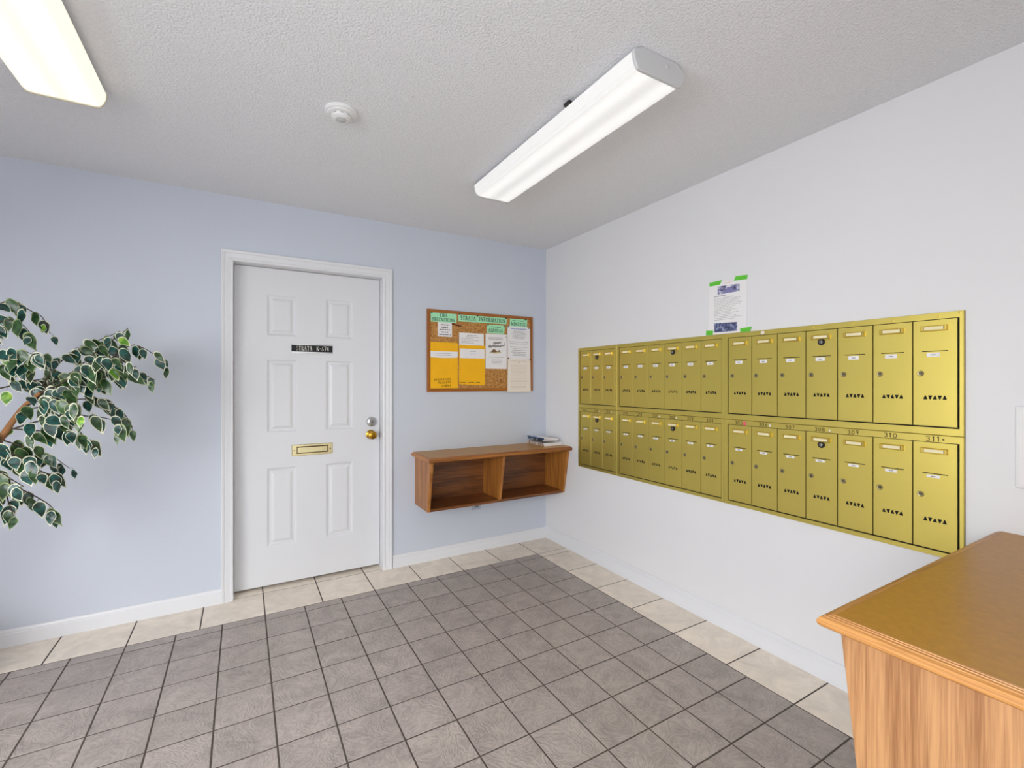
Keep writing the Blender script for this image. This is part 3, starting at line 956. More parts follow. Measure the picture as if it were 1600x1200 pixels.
def door_meshes(w, h, lh=0.0155):
    """shared meshes of one mailbox door, local origin at its top left corner; u = right, v = up"""
    L = Frame((0, 0, 0), (0, -1, 0), (0, 0, 1), (-1, 0, 0))
    d = {}
    c = 0.0008
    rg = [[L.p(u, v, n) for u, v in ((a, -h + a), (w - a, -h + a), (w - a, -a), (a, -a))] for a, n in ((0, 0.004), (0, DT - c), (c, DT))]
    d['door'] = MB().rings(rg).mesh('door', M_GOLD)
    # name card holder: raised frame with an open window
    o, i = (0.024, 0.102, -0.041, -0.021), (0.033, 0.094, -0.0365, -0.0255)
    qu = lambda r: ((r[0], r[2]), (r[1], r[2]), (r[1], r[3]), (r[0], r[3]))
    o2 = (o[0] + 0.002, o[1] - 0.002, o[2] + 0.002, o[3] - 0.002)
    rg = [[L.p(u, v, n) for u, v in qu(r)] for r, n in ((o, DT), (o, DT + 0.009), (o2, DT + 0.0115), (i, DT + 0.0115), (i, DT + 0.001))]
    d['card_holder'] = MB().rings(rg, closed_start=False, closed_end=False).mesh('card_holder', M_GOLDD)
    d['name_card'] = MB().box(L, i[0] + 0.001, i[1] - 0.004, i[2], i[3], DT, DT + 0.008).mesh('name_card', mat('pale_name_card', (240, 232, 196), 0.7))
    d['mail_slot'] = MB().box(L, 0.027, 0.101, -0.1165, -0.1135, DT - 0.001, DT + 0.0003).mesh('mail_slot', M_DARK)
    bb = MB().box(L, 0.040, 0.078, -0.1205 - lh, -0.1205, DT, DT + 0.0006)
    zc = -0.1205 - lh / 2
    bb.poly(L, [(0.052, zc - 0.0015), (0.066, zc - 0.0015), (0.066, zc + 0.0015), (0.052, zc + 0.0015)], DT + 0.0008, 1)
    d['number_label'] = bb.mesh('number_label', [M_PAPER, M_INK])
    lk = MB()
    lk.lathe(L, 0.022, -0.197, [(0.0108, DT), (0.0108, DT + 0.002), (0.009, DT + 0.0035), (0.0065, DT + 0.003), (0.0, DT + 0.003)], 20)
    lk.lathe(L, 0.0225, -0.1965, [(0.0052, DT + 0.0028), (0.0052, DT + 0.0032)], 10, 1)
    lk.box(L, 0.0218, 0.0232, -0.2005, -0.1925, DT + 0.0032, DT + 0.0036, 0)
    d['lock'] = lk.mesh('lock', [mat('aged_brass_lock', (168, 156, 112), 0.38, metal=0.9), M_BLACK], smooth=30)
    tr = MB()
    for k in range(5):
        x = 0.030 + k * 0.0138
        if k % 2 == 0:
            pts = [(x, -0.2935), (x + 0.0125, -0.2935), (x + 0.0078, -0.279), (x + 0.0047, -0.279)]
        else:
            pts = [(x + 0.0047, -0.2935), (x + 0.0078, -0.2935), (x + 0.0125, -0.279), (x, -0.279)]
        tr.prism(L, pts, DT - 0.001, DT + 0.0002)
    d['vent_holes'] = tr.mesh('vent_holes', M_DARK)
    ml = MB()
    ml.lathe(L, 0.0645, -0.053, [(0.0145, DT), (0.0145, DT + 0.004), (0.0125, DT + 0.007), (0.0085, DT + 0.0065)], 22)
    ml.lathe(L, 0.0645, -0.053, [(0.0072, DT + 0.005), (0.0072, DT + 0.0075), (0.005, DT + 0.0085), (0.0, DT + 0.0085)], 18, 1)
    ml.box(L, 0.0635, 0.0655, -0.058, -0.048, DT + 0.0084, DT + 0.0089, 2)
    d['master_lock'] = ml.mesh('master_lock', [M_SOFTBLK, mat('dull_steel', (150, 150, 150), 0.45, metal=0.9), M_BLACK], smooth=30)
    return d

GAP = 0.0032


def bank(u0, u1, z0, z1, du0, n, pitch, dz0, dz1, label, master, numbers=None, screws=()):
    t = thing('mailbox_bank', (0, -(u0 + u1) / 2, z0), label, 'mailboxes', 'gold mailbox banks on the white wall')
    du1 = du0 + n * pitch
    b = MB()
    e = 0.0008
    o = (u0 + e, u1 - e, z0 + e, z1 - e)
    i = (du0 - 0.002, du1 + (0.005 if n == 7 else 0.002), dz0 - 0.003, dz1 + 0.002)
    qu = lambda r: [(r[0], r[2]), (r[1], r[2]), (r[1], r[3]), (r[0], r[3])]
    o2 = (o[0] + 0.001, o[1] - 0.001, o[2] + 0.001, o[3] - 0.001)
    b.rings([[RIGHT.p(u, v, nn) for u, v in qu(r)] for r, nn in ((o, 0.0005), (o, FT - 0.001), (o2, FT), (i, FT), (i, 0.0005))], closed_start=False, closed_end=False)
    fr = b.obj('frame', M_GOLD, t)
    MB().box(RIGHT, u0, u1, z0, z1, 0.0001, 0.0004).box(RIGHT, i[0], i[1], i[2], i[3], 0.0004, 0.0035).obj('back_plate', M_DARK, t)
    w, h = pitch - GAP, dz1 - dz0 - 0.002
    dm = door_meshes(w, h, 0.010 if numbers else 0.0155)
    base = Vector((0, -(u0 + u1) / 2, z0))
    for k in range(n):
        loc = Vector((0, -(du0 + k * pitch + GAP / 2), dz1)) - base
        d = add_copy(dm['door'], 'door', t, loc)
        for nm in ('card_holder', 'name_card', 'mail_slot', 'number_label', 'lock', 'vent_holes'):
            add_copy(dm[nm], nm, d, (0, 0, 0))
        if k == master:
            m = add_copy(dm['master_lock'], 'master_lock', d, (0, 0, 0))
            m['label'] = 'dark round master lock'
    for su, sz in screws:
        MB().lathe(RIGHT, su, sz, [(0.0042, FT), (0.0042, FT + 0.001), (0.002, FT + 0.002)], 10).obj('screw', M_GOLDD, fr, smooth=40)
    if numbers:
        for k, s in enumerate(numbers):
            b = MB()
            cu = du0 + (k + 0.5) * pitch - 0.004
            lettering(b, RIGHT, s, cu - 0.022, cu + 0.020, z1 - 0.0225, z1 - 0.0065, FT + 0.0004, wt=0.17, serif=0, gap=0.22, wob=0.07)
            b.obj('handwritten_number', M_INKP, fr)
    return t

Z0, ZM, Z1 = 0.669, 1.114, 1.564
U = [0.450, 0.8705, 1.6815, 2.6265]
up_scr = {0: [(0.53, 1.552)], 1: [(1.219, 1.551), (1.598, 1.550)], 2: [(2.126, 1.552), (2.28, 1.550), (2.419, 1.549), (2.558, 1.549), (2.615, 1.556)]}
spec = [(0.473, 3, 0.1257), (0.894, 6, 0.1287), (1.707, 7, 0.1289)]
lab_u = ['gold bank of three upper mailboxes nearest the room corner',
         'gold bank of six upper mailboxes in the middle, touching the taped notice',
         'gold bank of seven upper mailboxes at the right end']
lab_l = ['gold bank of three lower mailboxes nearest the wooden wall shelf',
         'gold bank of six lower mailboxes in the middle, last box numbered 304',
         'gold bank of seven lower mailboxes numbered 305 to 311 by hand']
nums = [['207', '208', '209'], ['210', '211', '301', '302', '303', '304'], ['305', '306', '307', '308', '309', '310', '311']]
for k in range(3):
    d0, n, pt = spec[k]
    ms_ = (1, 3, 3)[k]
    bank(U[k], U[k + 1], ZM, Z1, d0, n, pt, 1.144, 1.538, lab_u[k], ms_, None, up_scr[k])
    tb = bank(U[k], U[k + 1], Z0, ZM, d0, n, pt, 0.691, 1.086, lab_l[k], ms_, nums[k])
    if k == 2:
        MB().lathe(RIGHT, 1.800, 1.098, [(0.0105, FT), (0.0105, FT + 0.0006)], 8).obj('dot_sticker', M_PINK, tb)['label'] = 'pink dot sticker after number 305'
        MB().lathe(RIGHT, 1.930, 1.098, [(0.0055, FT), (0.0055, FT + 0.0006)], 12).obj('dot_sticker', M_PAPER, tb)['label'] = 'small white dot sticker after number 306'
        MB().lathe(RIGHT, 2.193, 1.098, [(0.004, FT), (0.004, FT + 0.0006)], 12).obj('dot_sticker', M_PAPER, tb)
        MB().lathe(RIGHT, 2.570, 1.099, [(0.0035, FT), (0.0035, FT + 0.0006)], 12).obj('dot_sticker', M_INKP, tb)
    if k == 1:
        for uu in (1.243, 1.372):
            MB().lathe(RIGHT, uu, 1.098, [(0.0045, FT), (0.0045, FT + 0.0006)], 12).obj('dot_sticker', M_PAPER, tb)
    if k == 0:
        for uu in (0.69, 0.815):
            MB().lathe(RIGHT, uu, 1.098, [(0.004, FT), (0.004, FT + 0.0006)], 12).obj('dot_sticker', M_PAPER, tb)
# white round bumper on the top strip of the right upper bank
bp_ = MB().lathe(RIGHT, 1.894, 1.551, [(0.0095, FT), (0.0095, FT + 0.002), (0.006, FT + 0.004), (0.0, FT + 0.004)], 18).obj('wall_bumper', M_CREAM, None, smooth=35, at=(-FT, -1.894, 1.551))
tag(bp_, 'small round cream button on the top edge of the mailboxes', 'button')

# =================================================================== NOTICE WITH GREEN TAPE
nt_ = thing('taped_notice', (0, -1.695, 1.575), 'white printed notice held by green tape above the mailboxes', 'notice')
pp = [(1.588, 1.849), (1.806, 1.838), (1.803, 1.5665), (1.580, 1.5665)]
MB().prism(RIGHT, pp, 0.0012, 0.002).obj('sheet', M_PAPER, nt_)
MB().prism(RIGHT, [(1.638, 1.823), (1.765, 1.816), (1.765, 1.778), (1.638, 1.779)], 0.002, 0.0024).obj('street_photo', M_PHOTO1, nt_)
b = MB().poly(RIGHT, [(1.66, 1.7795), (1.752, 1.7785), (1.712, 1.808), (1.698, 1.809)], 0.0026)
b.obj('photo_road', mat('road_print', (126, 126, 172), 0.6), nt_)
b = MB().poly(RIGHT, [(1.690, 1.8185), (1.72, 1.8185), (1.712, 1.808), (1.69, 1.810)], 0.0026)
b.obj('photo_sky', mat('sky_print', (226, 224, 228), 0.6), nt_)
MB().prism(RIGHT, [(1.616, 1.627), (1.752, 1.620), (1.752, 1.575), (1.618, 1.577)], 0.002, 0.0024).obj('aerial_photo', M_PHOTO2, nt_)
b = MB()
greek(b, RIGHT, 1.617, 1.785, 1.638, 1.762, 15, 0.0024, h=0.0022, fill=(0.6, 1.0), seed=4)
b.obj('printed_text', mat('light_print', (170, 168, 164), 0.8), nt_)['kind'] = 'stuff'
b = MB()
greek(b, RIGHT, 1.617, 1.69, 1.766, 1.774, 1, 0.0024, h=0.0035, fill=(1, 1), seed=5)
b.obj('printed_heading', M_INK, nt_)
b = MB()
greek(b, RIGHT, 1.675, 1.725, 1.830, 1.838, 1, 0.0024, h=0.004, fill=(1, 1), seed=6)
b.obj('pink_heading', mat('pink_print', (232, 196, 204), 0.8), nt_)
for pts in ([(1.587, 1.852), (1.664, 1.852), (1.652, 1.831), (1.589, 1.831)], [(1.745, 1.858), (1.810, 1.853), (1.806, 1.831), (1.732, 1.836)],
            [(1.567, 1.592), (1.612, 1.588), (1.608, 1.565), (1.566, 1.566)], [(1.768, 1.584), (1.831, 1.588), (1.823, 1.565), (1.770, 1.565)]):
    MB().prism(RIGHT, pts, 0.0024, 0.0029).obj('tape', M_TAPE, nt_)

# white panel at the right edge of the view
pnl = thing('wall_panel', (0, -2.90, 0.961), 'white framed wall panel at the right edge above the wooden counter', 'panel')
MB().box(RIGHT, 2.750, 3.05, 0.961, 1.231, 0.0, 0.012).obj('frame', M_WHITEP, pnl, bevel=0.004)
MB().box(RIGHT, 2.762, 3.038, 0.973, 1.219, 0.012, 0.0135).obj('face', M_PAPER, pnl)

# =================================================================== CORK BOARD AND ITS PAPERS
bd = thing('cork_board', (-0.6, 0, 1.238), 'wood framed cork notice board between the door and the corner', 'notice board')
bx0, bx1, bz0, bz1, fw_ = -1.054, -0.142, 1.236, 1.843, 0.024
MB().box(BACK, bx0 + 0.01, bx1 - 0.01, bz0 + 0.01, bz1 - 0.01, 0.0, 0.012).obj('cork_sheet', M_CORK, bd)
M_BFRAME = wood('brown_board_frame', (166, 98, 26), (136, 74, 12), 'x', scale=0.7)
M_BFRAMEZ = wood('brown_board_frame_upright', (166, 98, 26), (136, 74, 12), 'z', scale=0.7)
for pts, m in (([(bx0, bz1), (bx1, bz1), (bx1 - fw_, bz1 - fw_), (bx0 + fw_, bz1 - fw_)], M_BFRAME),
               ([(bx0, bz0), (bx1, bz0), (bx1 - fw_, bz0 + fw_), (bx0 + fw_, bz0 + fw_)], M_BFRAME),
               ([(bx0, bz0), (bx0, bz1), (bx0 + fw_, bz1 - fw_), (bx0 + fw_, bz0 + fw_)], M_BFRAMEZ),
               ([(bx1, bz0), (bx1, bz1), (bx1 - fw_, bz1 - fw_), (bx1 - fw_, bz0 + fw_)], M_BFRAMEZ)):
    MB().prism(BACK, pts, 0.0, 0.017).obj('frame_rail', m, bd, bevel=0.002)
b = MB()
for u, v in ((-0.498, 1.368), (-0.470, 1.360), (-0.44, 1.325), (-0.472, 1.318), (-0.445, 1.309), (-0.5, 1.33)):
    b.lathe(BACK, u, v, [(0.005, 0.012), (0.0045, 0.0123)], 8)
b.obj('pin_holes', mat('dark_pin_hole', (96, 50, 14), 0.9), bd)

CB = 0.0122     # cork face
GRP = 'papers on the cork board'


def paper(name, pts, m, label, lay=0, pins=(), cat='paper', th=0.0006, pinm=None):
    n0 = CB + 0.0002 + lay * 0.0016
    us_ = [p[0] for p in pts]
    vz = [p[1] for p in pts]
    base = (sum(us_) / len(us_), -n0, min(vz))
    t = thing(name, base, label, cat, GRP)
    MB().prism(BACK, pts, n0, n0 + th).obj('sheet', m, t)
    for u, v in pins:
        MB().lathe(BACK, u, v, [(0.0055, n0 + th), (0.0055, n0 + th + 0.002), (0.0035, n0 + th + 0.004), (0.0035, n0 + th + 0.008), (0.005, n0 + th + 0.010), (0.0, n0 + th + 0.010)], 10).obj(
            'push_pin', pinm or mat('dark_push_pin', (44, 42, 40), 0.4), t, smooth=40)
    return t, n0 + th + 0.0004

def rect(u0, u1, v0, v1):
    return [(u0, v1), (u1, v1), (u1, v0), (u0, v0)]

t, n = paper('header_card', [(-1.028, 1.822), (-0.822, 1.824), (-0.823, 1.752), (-1.026, 1.751)], M_GREENP, 'mint green card reading FIRE PRECAUTIONS', 1, [(-1.020, 1.818)], 'card')
b = MB()
lettering(b, BACK, 'FIRE', -0.953, -0.896, 1.792, 1.814, n, wt=0.17, gap=0.16)
lettering(b, BACK, 'PRECAUTIONS', -1.013, -0.838, 1.760, 1.782, n, wt=0.17, gap=0.16)
b.obj('lettering', M_INKG, t)
t, n = paper('header_card', [(-0.808, 1.828), (-0.386, 1.824), (-0.391, 1.770), (-0.808, 1.766)], M_GREENP, 'long mint green card reading STRATA INFORMATION', 1,
             [(-0.798, 1.822), (-0.650, 1.818), (-0.397, 1.818)], 'card')
b = MB()
lettering(b, BACK, 'STRATA', -0.790, -0.664, 1.781, 1.809, n, wt=0.17, gap=0.16)
lettering(b, BACK, 'INFORMATION', -0.632, -0.402, 1.781, 1.809, n, wt=0.17, gap=0.16)
b.obj('lettering', M_INKG, t)
t, n = paper('header_card', [(-0.357, 1.821), (-0.193, 1.825), (-0.197, 1.752), (-0.360, 1.752)], M_GREENP, 'mint green card reading MINUTES in the top right corner', 0, [(-0.214, 1.819)], 'card')
b = MB()
lettering(b, BACK, 'MINUTES', -0.346, -0.214, 1.766, 1.790, n, wt=0.17, gap=0.16)
greek(b, BACK, -0.335, -0.23, 1.800, 1.808, 1, n, h=0.004, fill=(1, 1), seed=2)
b.obj('lettering', M_INKG, t)
t, n = paper('header_card', [(-0.566, 1.760), (-0.402, 1.758), (-0.411, 1.690), (-0.564, 1.692)], M_GREENP, 'mint green card reading AGENDAS below the long card', 0,
             [(-0.558, 1.755), (-0.412, 1.750)], 'card')
b = MB()
lettering(b, BACK, 'AGENDAS', -0.552, -0.424, 1.702, 1.726, n, wt=0.17, gap=0.16)
greek(b, BACK, -0.53, -0.44, 1.738, 1.746, 1, n, h=0.004, fill=(1, 1), seed=3)
b.obj('lettering', M_INKG, t)
t, n = paper('instruction_slip', rect(-0.972, -0.859, 1.645, 1.755), M_PAPER, 'small white slip of dark print under the FIRE PRECAUTIONS card', 0)
b = MB()
greek(b, BACK, -0.965, -0.866, 1.652, 1.742, 5, n, h=0.006, centred=True, fill=(0.55, 0.95), seed=8)
b.obj('printed_text', M_INKD, t)['kind'] = 'stuff'
t, n = paper('envelope', rect(-1.029, -0.812, 1.262, 1.603), M_YELP, 'yellow envelope at the left with RENOVATION REQUEST FORMS handwritten', 0, cat='envelope')
MB().prism(BACK, [(-1.029, 1.535), (-0.812, 1.536), (-0.812, 1.494), (-0.84, 1.490), (-0.93, 1.487), (-1.029, 1.490)], n - 0.0002, n + 0.0004).obj('address_label', M_PAPER, t)
b = MB()
greek(b, BACK, -0.985, -0.855, 1.500, 1.527, 2, n + 0.0008, h=0.0022, fill=(0.85, 1), seed=9)
b.obj('printed_text', M_INK, t)['kind'] = 'stuff'
b = MB()
lettering(b, BACK, 'RENOVATION', -1.000, -0.870, 1.319, 1.333, n, wt=0.19, serif=0, gap=0.3, wob=0.1, slope=0.02)
lettering(b, BACK, 'REQUEST', -0.966, -0.870, 1.297, 1.311, n, wt=0.19, serif=0, gap=0.3, wob=0.1, slope=0.02)
lettering(b, BACK, 'FORMS', -0.940, -0.870, 1.274, 1.288, n, wt=0.19, serif=0, gap=0.35, wob=0.1)
b.obj('handwriting', M_INKP, t)
MB().lathe(BACK, -0.842, 1.592, [(0.006, n), (0.006, n + 0.001)], 12).obj('clasp', M_GOLDD, t)
t, n = paper('envelope', [(-0.801, 1.600), (-0.581, 1.590), (-0.582, 1.283), (-0.801, 1.292)], M_YELP, 'yellow envelope beside the other, a dark line of handwriting at its foot', 0, cat='envelope')
MB().prism(BACK, rect(-0.795, -0.586, 1.490, 1.562), n - 0.0002, n + 0.0004).obj('address_label', M_PAPER, t)
b = MB()
greek(b, BACK, -0.715, -0.655, 1.512, 1.548, 3, n + 0.0008, h=0.0022, centred=True, fill=(0.7, 1), seed=11)
b.obj('printed_text', M_INK, t)['kind'] = 'stuff'
b = MB()
for (a, c) in ((-0.795, -0.745), (-0.725, -0.676), (-0.660, -0.625)):
    k = int((c - a) / 0.004)
    b.ribbon(BACK, [(a + (c - a) * i / k, 1.3045 + (0.0035 if i % 2 else -0.0035) * random.uniform(0.6, 1.2)) for i in range(k + 1)], 0.0022, n)
b.obj('handwriting', M_INKP, t)
t, n = paper('memo', rect(-0.801, -0.594, 1.590, 1.683), M_PAPER, 'wide white memo above the second yellow envelope', 1)
b = MB()
greek(b, BACK, -0.735, -0.655, 1.660, 1.669, 1, n, h=0.004, centred=True, fill=(1, 1), seed=12)
greek(b, BACK, -0.745, -0.635, 1.648, 1.656, 1, n, h=0.0025, centred=True, fill=(1, 1), seed=13)
greek(b, BACK, -0.785, -0.61, 1.600, 1.644, 4, n, h=0.0024, fill=(0.55, 1), seed=14)
b.obj('printed_text', M_INK, t)['kind'] = 'stuff'
t, n = paper('welcome_sheet', rect(-0.578, -0.388, 1.412, 1.687), M_PAPER, 'white sheet with brown script lettering and a small brown picture', 1, [(-0.380 - 0.012, 1.668)], pinm=mat('pale_push_pin', (190, 196, 170), 0.4))
b = MB()
greek(b, BACK, -0.555, -0.42, 1.640, 1.662, 3, n, h=0.0026, centred=True, fill=(0.6, 1), seed=15)
greek(b, BACK, -0.555, -0.41, 1.500, 1.508, 1, n, h=0.0024, centred=True, fill=(0.9, 1), seed=16)
greek(b, BACK, -0.53, -0.43, 1.445, 1.488, 4, n, h=0.0024, centred=True, fill=(0.8, 1), seed=17)
b.obj('printed_text', M_INK, t)['kind'] = 'stuff'
b = MB()
rnd = random.Random(3)
for (a, c, z, hh) in ((-0.510, -0.44, 1.612, 0.018), (-0.553, -0.490, 1.586, 0.020), (-0.490, -0.415, 1.588, 0.014)):
    k = int((c - a) / 0.0055)
    b.ribbon(BACK, [(a + (c - a) * i / k + rnd.uniform(-0.001, 0.001), z + (c - a) * 0.12 * i / k + (hh / 2 if i % 2 else -hh / 2) * rnd.uniform(0.4, 1.1)) for i in range(k + 1)], 0.0046, n)
b.ribbon(BACK, [(-0.413, 1.592), (-0.405, 1.622)], 0.003, n)
b.obj('script_lettering', mat('brown_script_ink', (92, 78, 72), 0.8), t)
b = MB()
b.poly(BACK, [(-0.548, 1.540), (-0.50, 1.533), (-0.46, 1.536), (-0.437, 1.545), (-0.46, 1.552), (-0.52, 1.550)], n)
b.obj('picture_base', mat('tan_print', (190, 172, 128), 0.8), t)
b = MB()
b.poly(BACK, [(-0.532, 1.544), (-0.505, 1.541), (-0.474, 1.545), (-0.492, 1.562), (-0.506, 1.568), (-0.52, 1.557)], n + 0.0003)
b.poly(BACK, [(-0.468, 1.546), (-0.452, 1.548), (-0.450, 1.562), (-0.46, 1.560)], n + 0.0003)
b.obj('picture_figure', mat('brown_print', (112, 84, 56), 0.8), t)
t, n = paper('minutes_sheet', [(-0.383, 1.758), (-0.169, 1.756), (-0.169, 1.480), (-0.381, 1.480)], M_PAPER, 'upper white minutes sheet with a blue heading, at the right of the board', 2,
             [(-0.377, 1.751), (-0.180, 1.750)])
b = MB()
greek(b, BACK, -0.36, -0.19, 1.655, 1.725, 6, n, h=0.003, centred=True, fill=(0.55, 0.85), seed=18)
greek(b, BACK, -0.375, -0.18, 1.610, 1.640, 2, n, h=0.003, centred=True, fill=(0.8, 0.98), seed=19)
greek(b, BACK, -0.365, -0.185, 1.515, 1.598, 6, n, h=0.003, centred=True, fill=(0.6, 0.95), seed=20)
b.obj('printed_text', M_INK, t)['kind'] = 'stuff'
b = MB()
greek(b, BACK, -0.348, -0.202, 1.732, 1.744, 1, n, h=0.007, centred=True, fill=(1, 1), seed=21)
b.obj('blue_heading', M_INKB, t)
t, n = paper('minutes_sheet', [(-0.381, 1.497), (-0.168, 1.493), (-0.164, 1.228), (-0.384, 1.228)], M_CREAM, 'lower cream minutes sheet hanging over the bottom frame', 4,
             [(-0.376, 1.497), (-0.172, 1.490)])
b = MB()
greek(b, BACK, -0.355, -0.205, 1.472, 1.484, 1, n, h=0.0035, centred=True, fill=(0.95, 1), seed=22)
greek(b, BACK, -0.29, -0.265, 1.460, 1.468, 1, n, h=0.0035, centred=True, fill=(1, 1), seed=23)
greek(b, BACK, -0.350, -0.195, 1.255, 1.450, 16, n, h=0.0022, fill=(0.9, 1), seed=24)
b.obj('printed_text', mat('faint_brown_print', (196, 182, 172), 0.8), t)['kind'] = 'stuff'
# red pencil stub pinned beside the slip
t = thing('pencil', (-0.815, -CB - 0.004, 1.735), 'short dark red pencil resting on the cork beside the slip', 'pencil', None)
a, c = BACK.p(-0.862, 1.744, CB + 0.0055), BACK.p(-0.792, 1.730, CB + 0.0055)
MB().tube([a, c], [0.0048, 0.0048], 6).obj('shaft', mat('dark_red_lacquer', (112, 32, 24), 0.4), t)
MB().tube([c, BACK.p(-0.778, 1.727, CB + 0.0055)], [0.0048, 0.0008], 6).obj('point', mat('bare_pencil_wood', (96, 50, 34), 0.6), t)

# =================================================================== OAK WALL SHELF AND COUNTER
def oak_unit(name, label, cat, xl, xr, yb, yf_top, yf_bot, ztop, zbot, sgn, div, mz, mx, my):
    """Wall-hung oak case: laminate top with moulded oak nosing, slanting front edges, open bays.
    yb = wall, yf_* = front edge; sgn = -1 when the front faces -y, +1 when it faces +y."""
    t = thing(name, ((xl + xr) / 2, yb, zbot), label, cat)
    F = WORLD
    zt = ztop - 0.030
    s = sgn
    # nosing profile (out, z)
    pf = [(-0.022, ztop), (-0.0165, ztop), (-0.016, ztop - 0.0016), (-0.0115, ztop - 0.0018), (-0.011, ztop - 0.0034), (-0.0055, ztop - 0.0042),
          (-0.0045, ztop - 0.006), (0.001, ztop - 0.009), (0.0045, ztop - 0.0145), (0.005, ztop - 0.020), (0.003, ztop - 0.025), (-0.002, ztop - 0.029),
          (-0.008, ztop - 0.031), (-0.022, ztop - 0.031)]
    yf = yf_top
    tp = MB().box(F, xl + 0.018, xr - 0.0005, min(yb, yf - s * 0.018), max(yb, yf - s * 0.018), zt, ztop - 0.0004).obj('top', M_LAM, t)
    b = MB()
    b.rings([[Vector((xl - o, yb, z)) for o, z in pf], [Vector((xl - o, yf + s * o, z)) for o, z in pf]], closed_end=False)
    b.obj('edge_moulding', my, tp, smooth=24)
    b = MB()
    b.rings([[Vector((xl - o, yf + s * o, z)) for o, z in pf], [Vector((xr - 0.0005, yf + s * o, z)) for o, z in pf]], closed_start=False)
    b.obj('edge_moulding', mx, tp, smooth=24)
    yt, ybt = yf - s * 0.030, yf_bot
    FX = Frame((0, 0, 0), (0, 1, 0), (0, 0, 1), (1, 0, 0))
    side = [(yb, zbot), (ybt, zbot), (yt, zt), (yb, zt)]
    x0, x1 = xl + 0.022, xr - 0.002
    for a, c in ((x0, x0 + 0.019), (x1 - 0.019, x1)):
        MB().prism(FX, side, a, c).obj('side_panel', mz, t, bevel=0.0012)
    # bottom and back stop between the sides
    fy = lambda z: ybt + (yt - ybt) * (z - zbot) / (zt - zbot)
    bot = [(yb, zbot), (ybt - s * 0.0005, zbot), (fy(zbot + 0.019) - s * 0.0005, zbot + 0.019), (yb, zbot + 0.019)]
    MB().prism(FX, bot, x0 + 0.0195, x1 - 0.0195).obj('bottom_panel', M_OAK_SHADE, t)
    MB().box(F, x0 + 0.0195, x1 - 0.0195, min(yb, yb + s * 0.012), max(yb, yb + s * 0.012), zbot + 0.0195, zt - 0.0005).obj('back_panel', M_OAK_SHADE, t)
    for dx in div:
        dv = [(yb + s * 0.0125, zbot + 0.0195), (fy(zbot + 0.0195) - s * 0.001, zbot + 0.0195), (fy(zt) - s * 0.001, zt - 0.0005), (yb + s * 0.0125, zt - 0.0005)]
        MB().prism(FX, dv, dx - 0.0105, dx + 0.0105).obj('divider', mz, t, bevel=0.001)
    return t

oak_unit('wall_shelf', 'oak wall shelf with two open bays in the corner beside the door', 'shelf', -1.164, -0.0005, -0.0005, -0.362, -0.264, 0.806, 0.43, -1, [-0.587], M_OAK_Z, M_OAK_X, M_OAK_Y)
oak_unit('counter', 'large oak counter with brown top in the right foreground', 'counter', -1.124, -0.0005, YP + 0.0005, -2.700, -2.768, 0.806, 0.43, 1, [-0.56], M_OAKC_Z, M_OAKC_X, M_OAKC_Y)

# outlet below the shelf ------------------------------------------------------------
ol = thing('wall_outlet', (-0.650, 0, 0.322), 'small pale outlet plate half hidden below the oak shelf', 'outlet')
MB().box(BACK, -0.688, -0.613, 0.320, 0.437, 0.0, 0.005).obj('plate', M_IVORY, ol, bevel=0.002)
for z in (0.352, 0.405):
    MB().box(BACK, -0.667, -0.634, z - 0.014, z + 0.014, 0.005, 0.0065).obj('socket', mat('dark_outlet_face', (120, 124, 130), 0.5), ol, bevel=0.002)

# magazines on the shelf --------------------------------------------------------------
def booklet(name, cx, cy, z, w, l, th, rz, tilt, cover, label, cat='magazine', spine=None):
    t = thing(name, (cx, cy, z), label, cat, 'printed matter on the oak shelf')
    t.rotation_euler = (0, tilt, rz)
    me = MB().box(WORLD, -w / 2 + 0.001, w / 2 - 0.001, -l / 2 + 0.001, l / 2 - 0.001, 0.0012, th - 0.0012).mesh('pages', M_PAPER)
    add_copy(me, 'pages', t, (0, 0, 0))
    c = MB()
    c.box(WORLD, -w / 2, w / 2, -l / 2, l / 2, 0, 0.0011)
    c.box(WORLD, -w / 2, w / 2, -l / 2, l / 2, th - 0.0011, th)
    add_copy(c.mesh('cover', cover), 'cover', t, (0, 0, 0))
    sp = MB().box(WORLD, -w / 2 - 0.0008, -w / 2 + 0.0008, -l / 2, l / 2, 0, th).mesh('spine', spine or cover)
    add_copy(sp, 'spine', t, (0, 0, 0))
    return t

M_BLUEC = photo_mat('blue_black_cover', ((14, 22, 34), (44, 74, 116), (120, 160, 210)), 28)
M_DARKC = photo_mat('black_patterned_cover', ((16, 18, 22), (30, 34, 40), (150, 150, 150)), 60)
M_BRNC = photo_mat('brown_patterned_cover', ((90, 52, 30), (190, 168, 150), (232, 228, 222)), 70)
SZ = 0.8066
booklet('magazine', -0.100, -0.128, SZ, 0.182, 0.246, 0.013, R(1.0), 0, M_PAPER, 'bottom white magazine with a brown spine lying on the oak shelf', spine=M_BRNC)
booklet('magazine', -0.101, -0.127, SZ + 0.0134, 0.180, 0.244, 0.011, R(-1.0), 0, M_PAPER, 'second white magazine in the pile on the oak shelf', spine=M_BRNC)
booklet('magazine', -0.118, -0.128, SZ + 0.0318, 0.142, 0.235, 0.012, R(-2), R(5.0), M_DARKC, 'black covered magazine tilted near the top of the pile')
booklet('magazine', -0.118, -0.128, SZ + 0.0480, 0.142, 0.238, 0.010, R(0.5), R(5.0), M_PAPER, 'topmost magazine with a blue and black spine on the pile', spine=M_BLUEC)

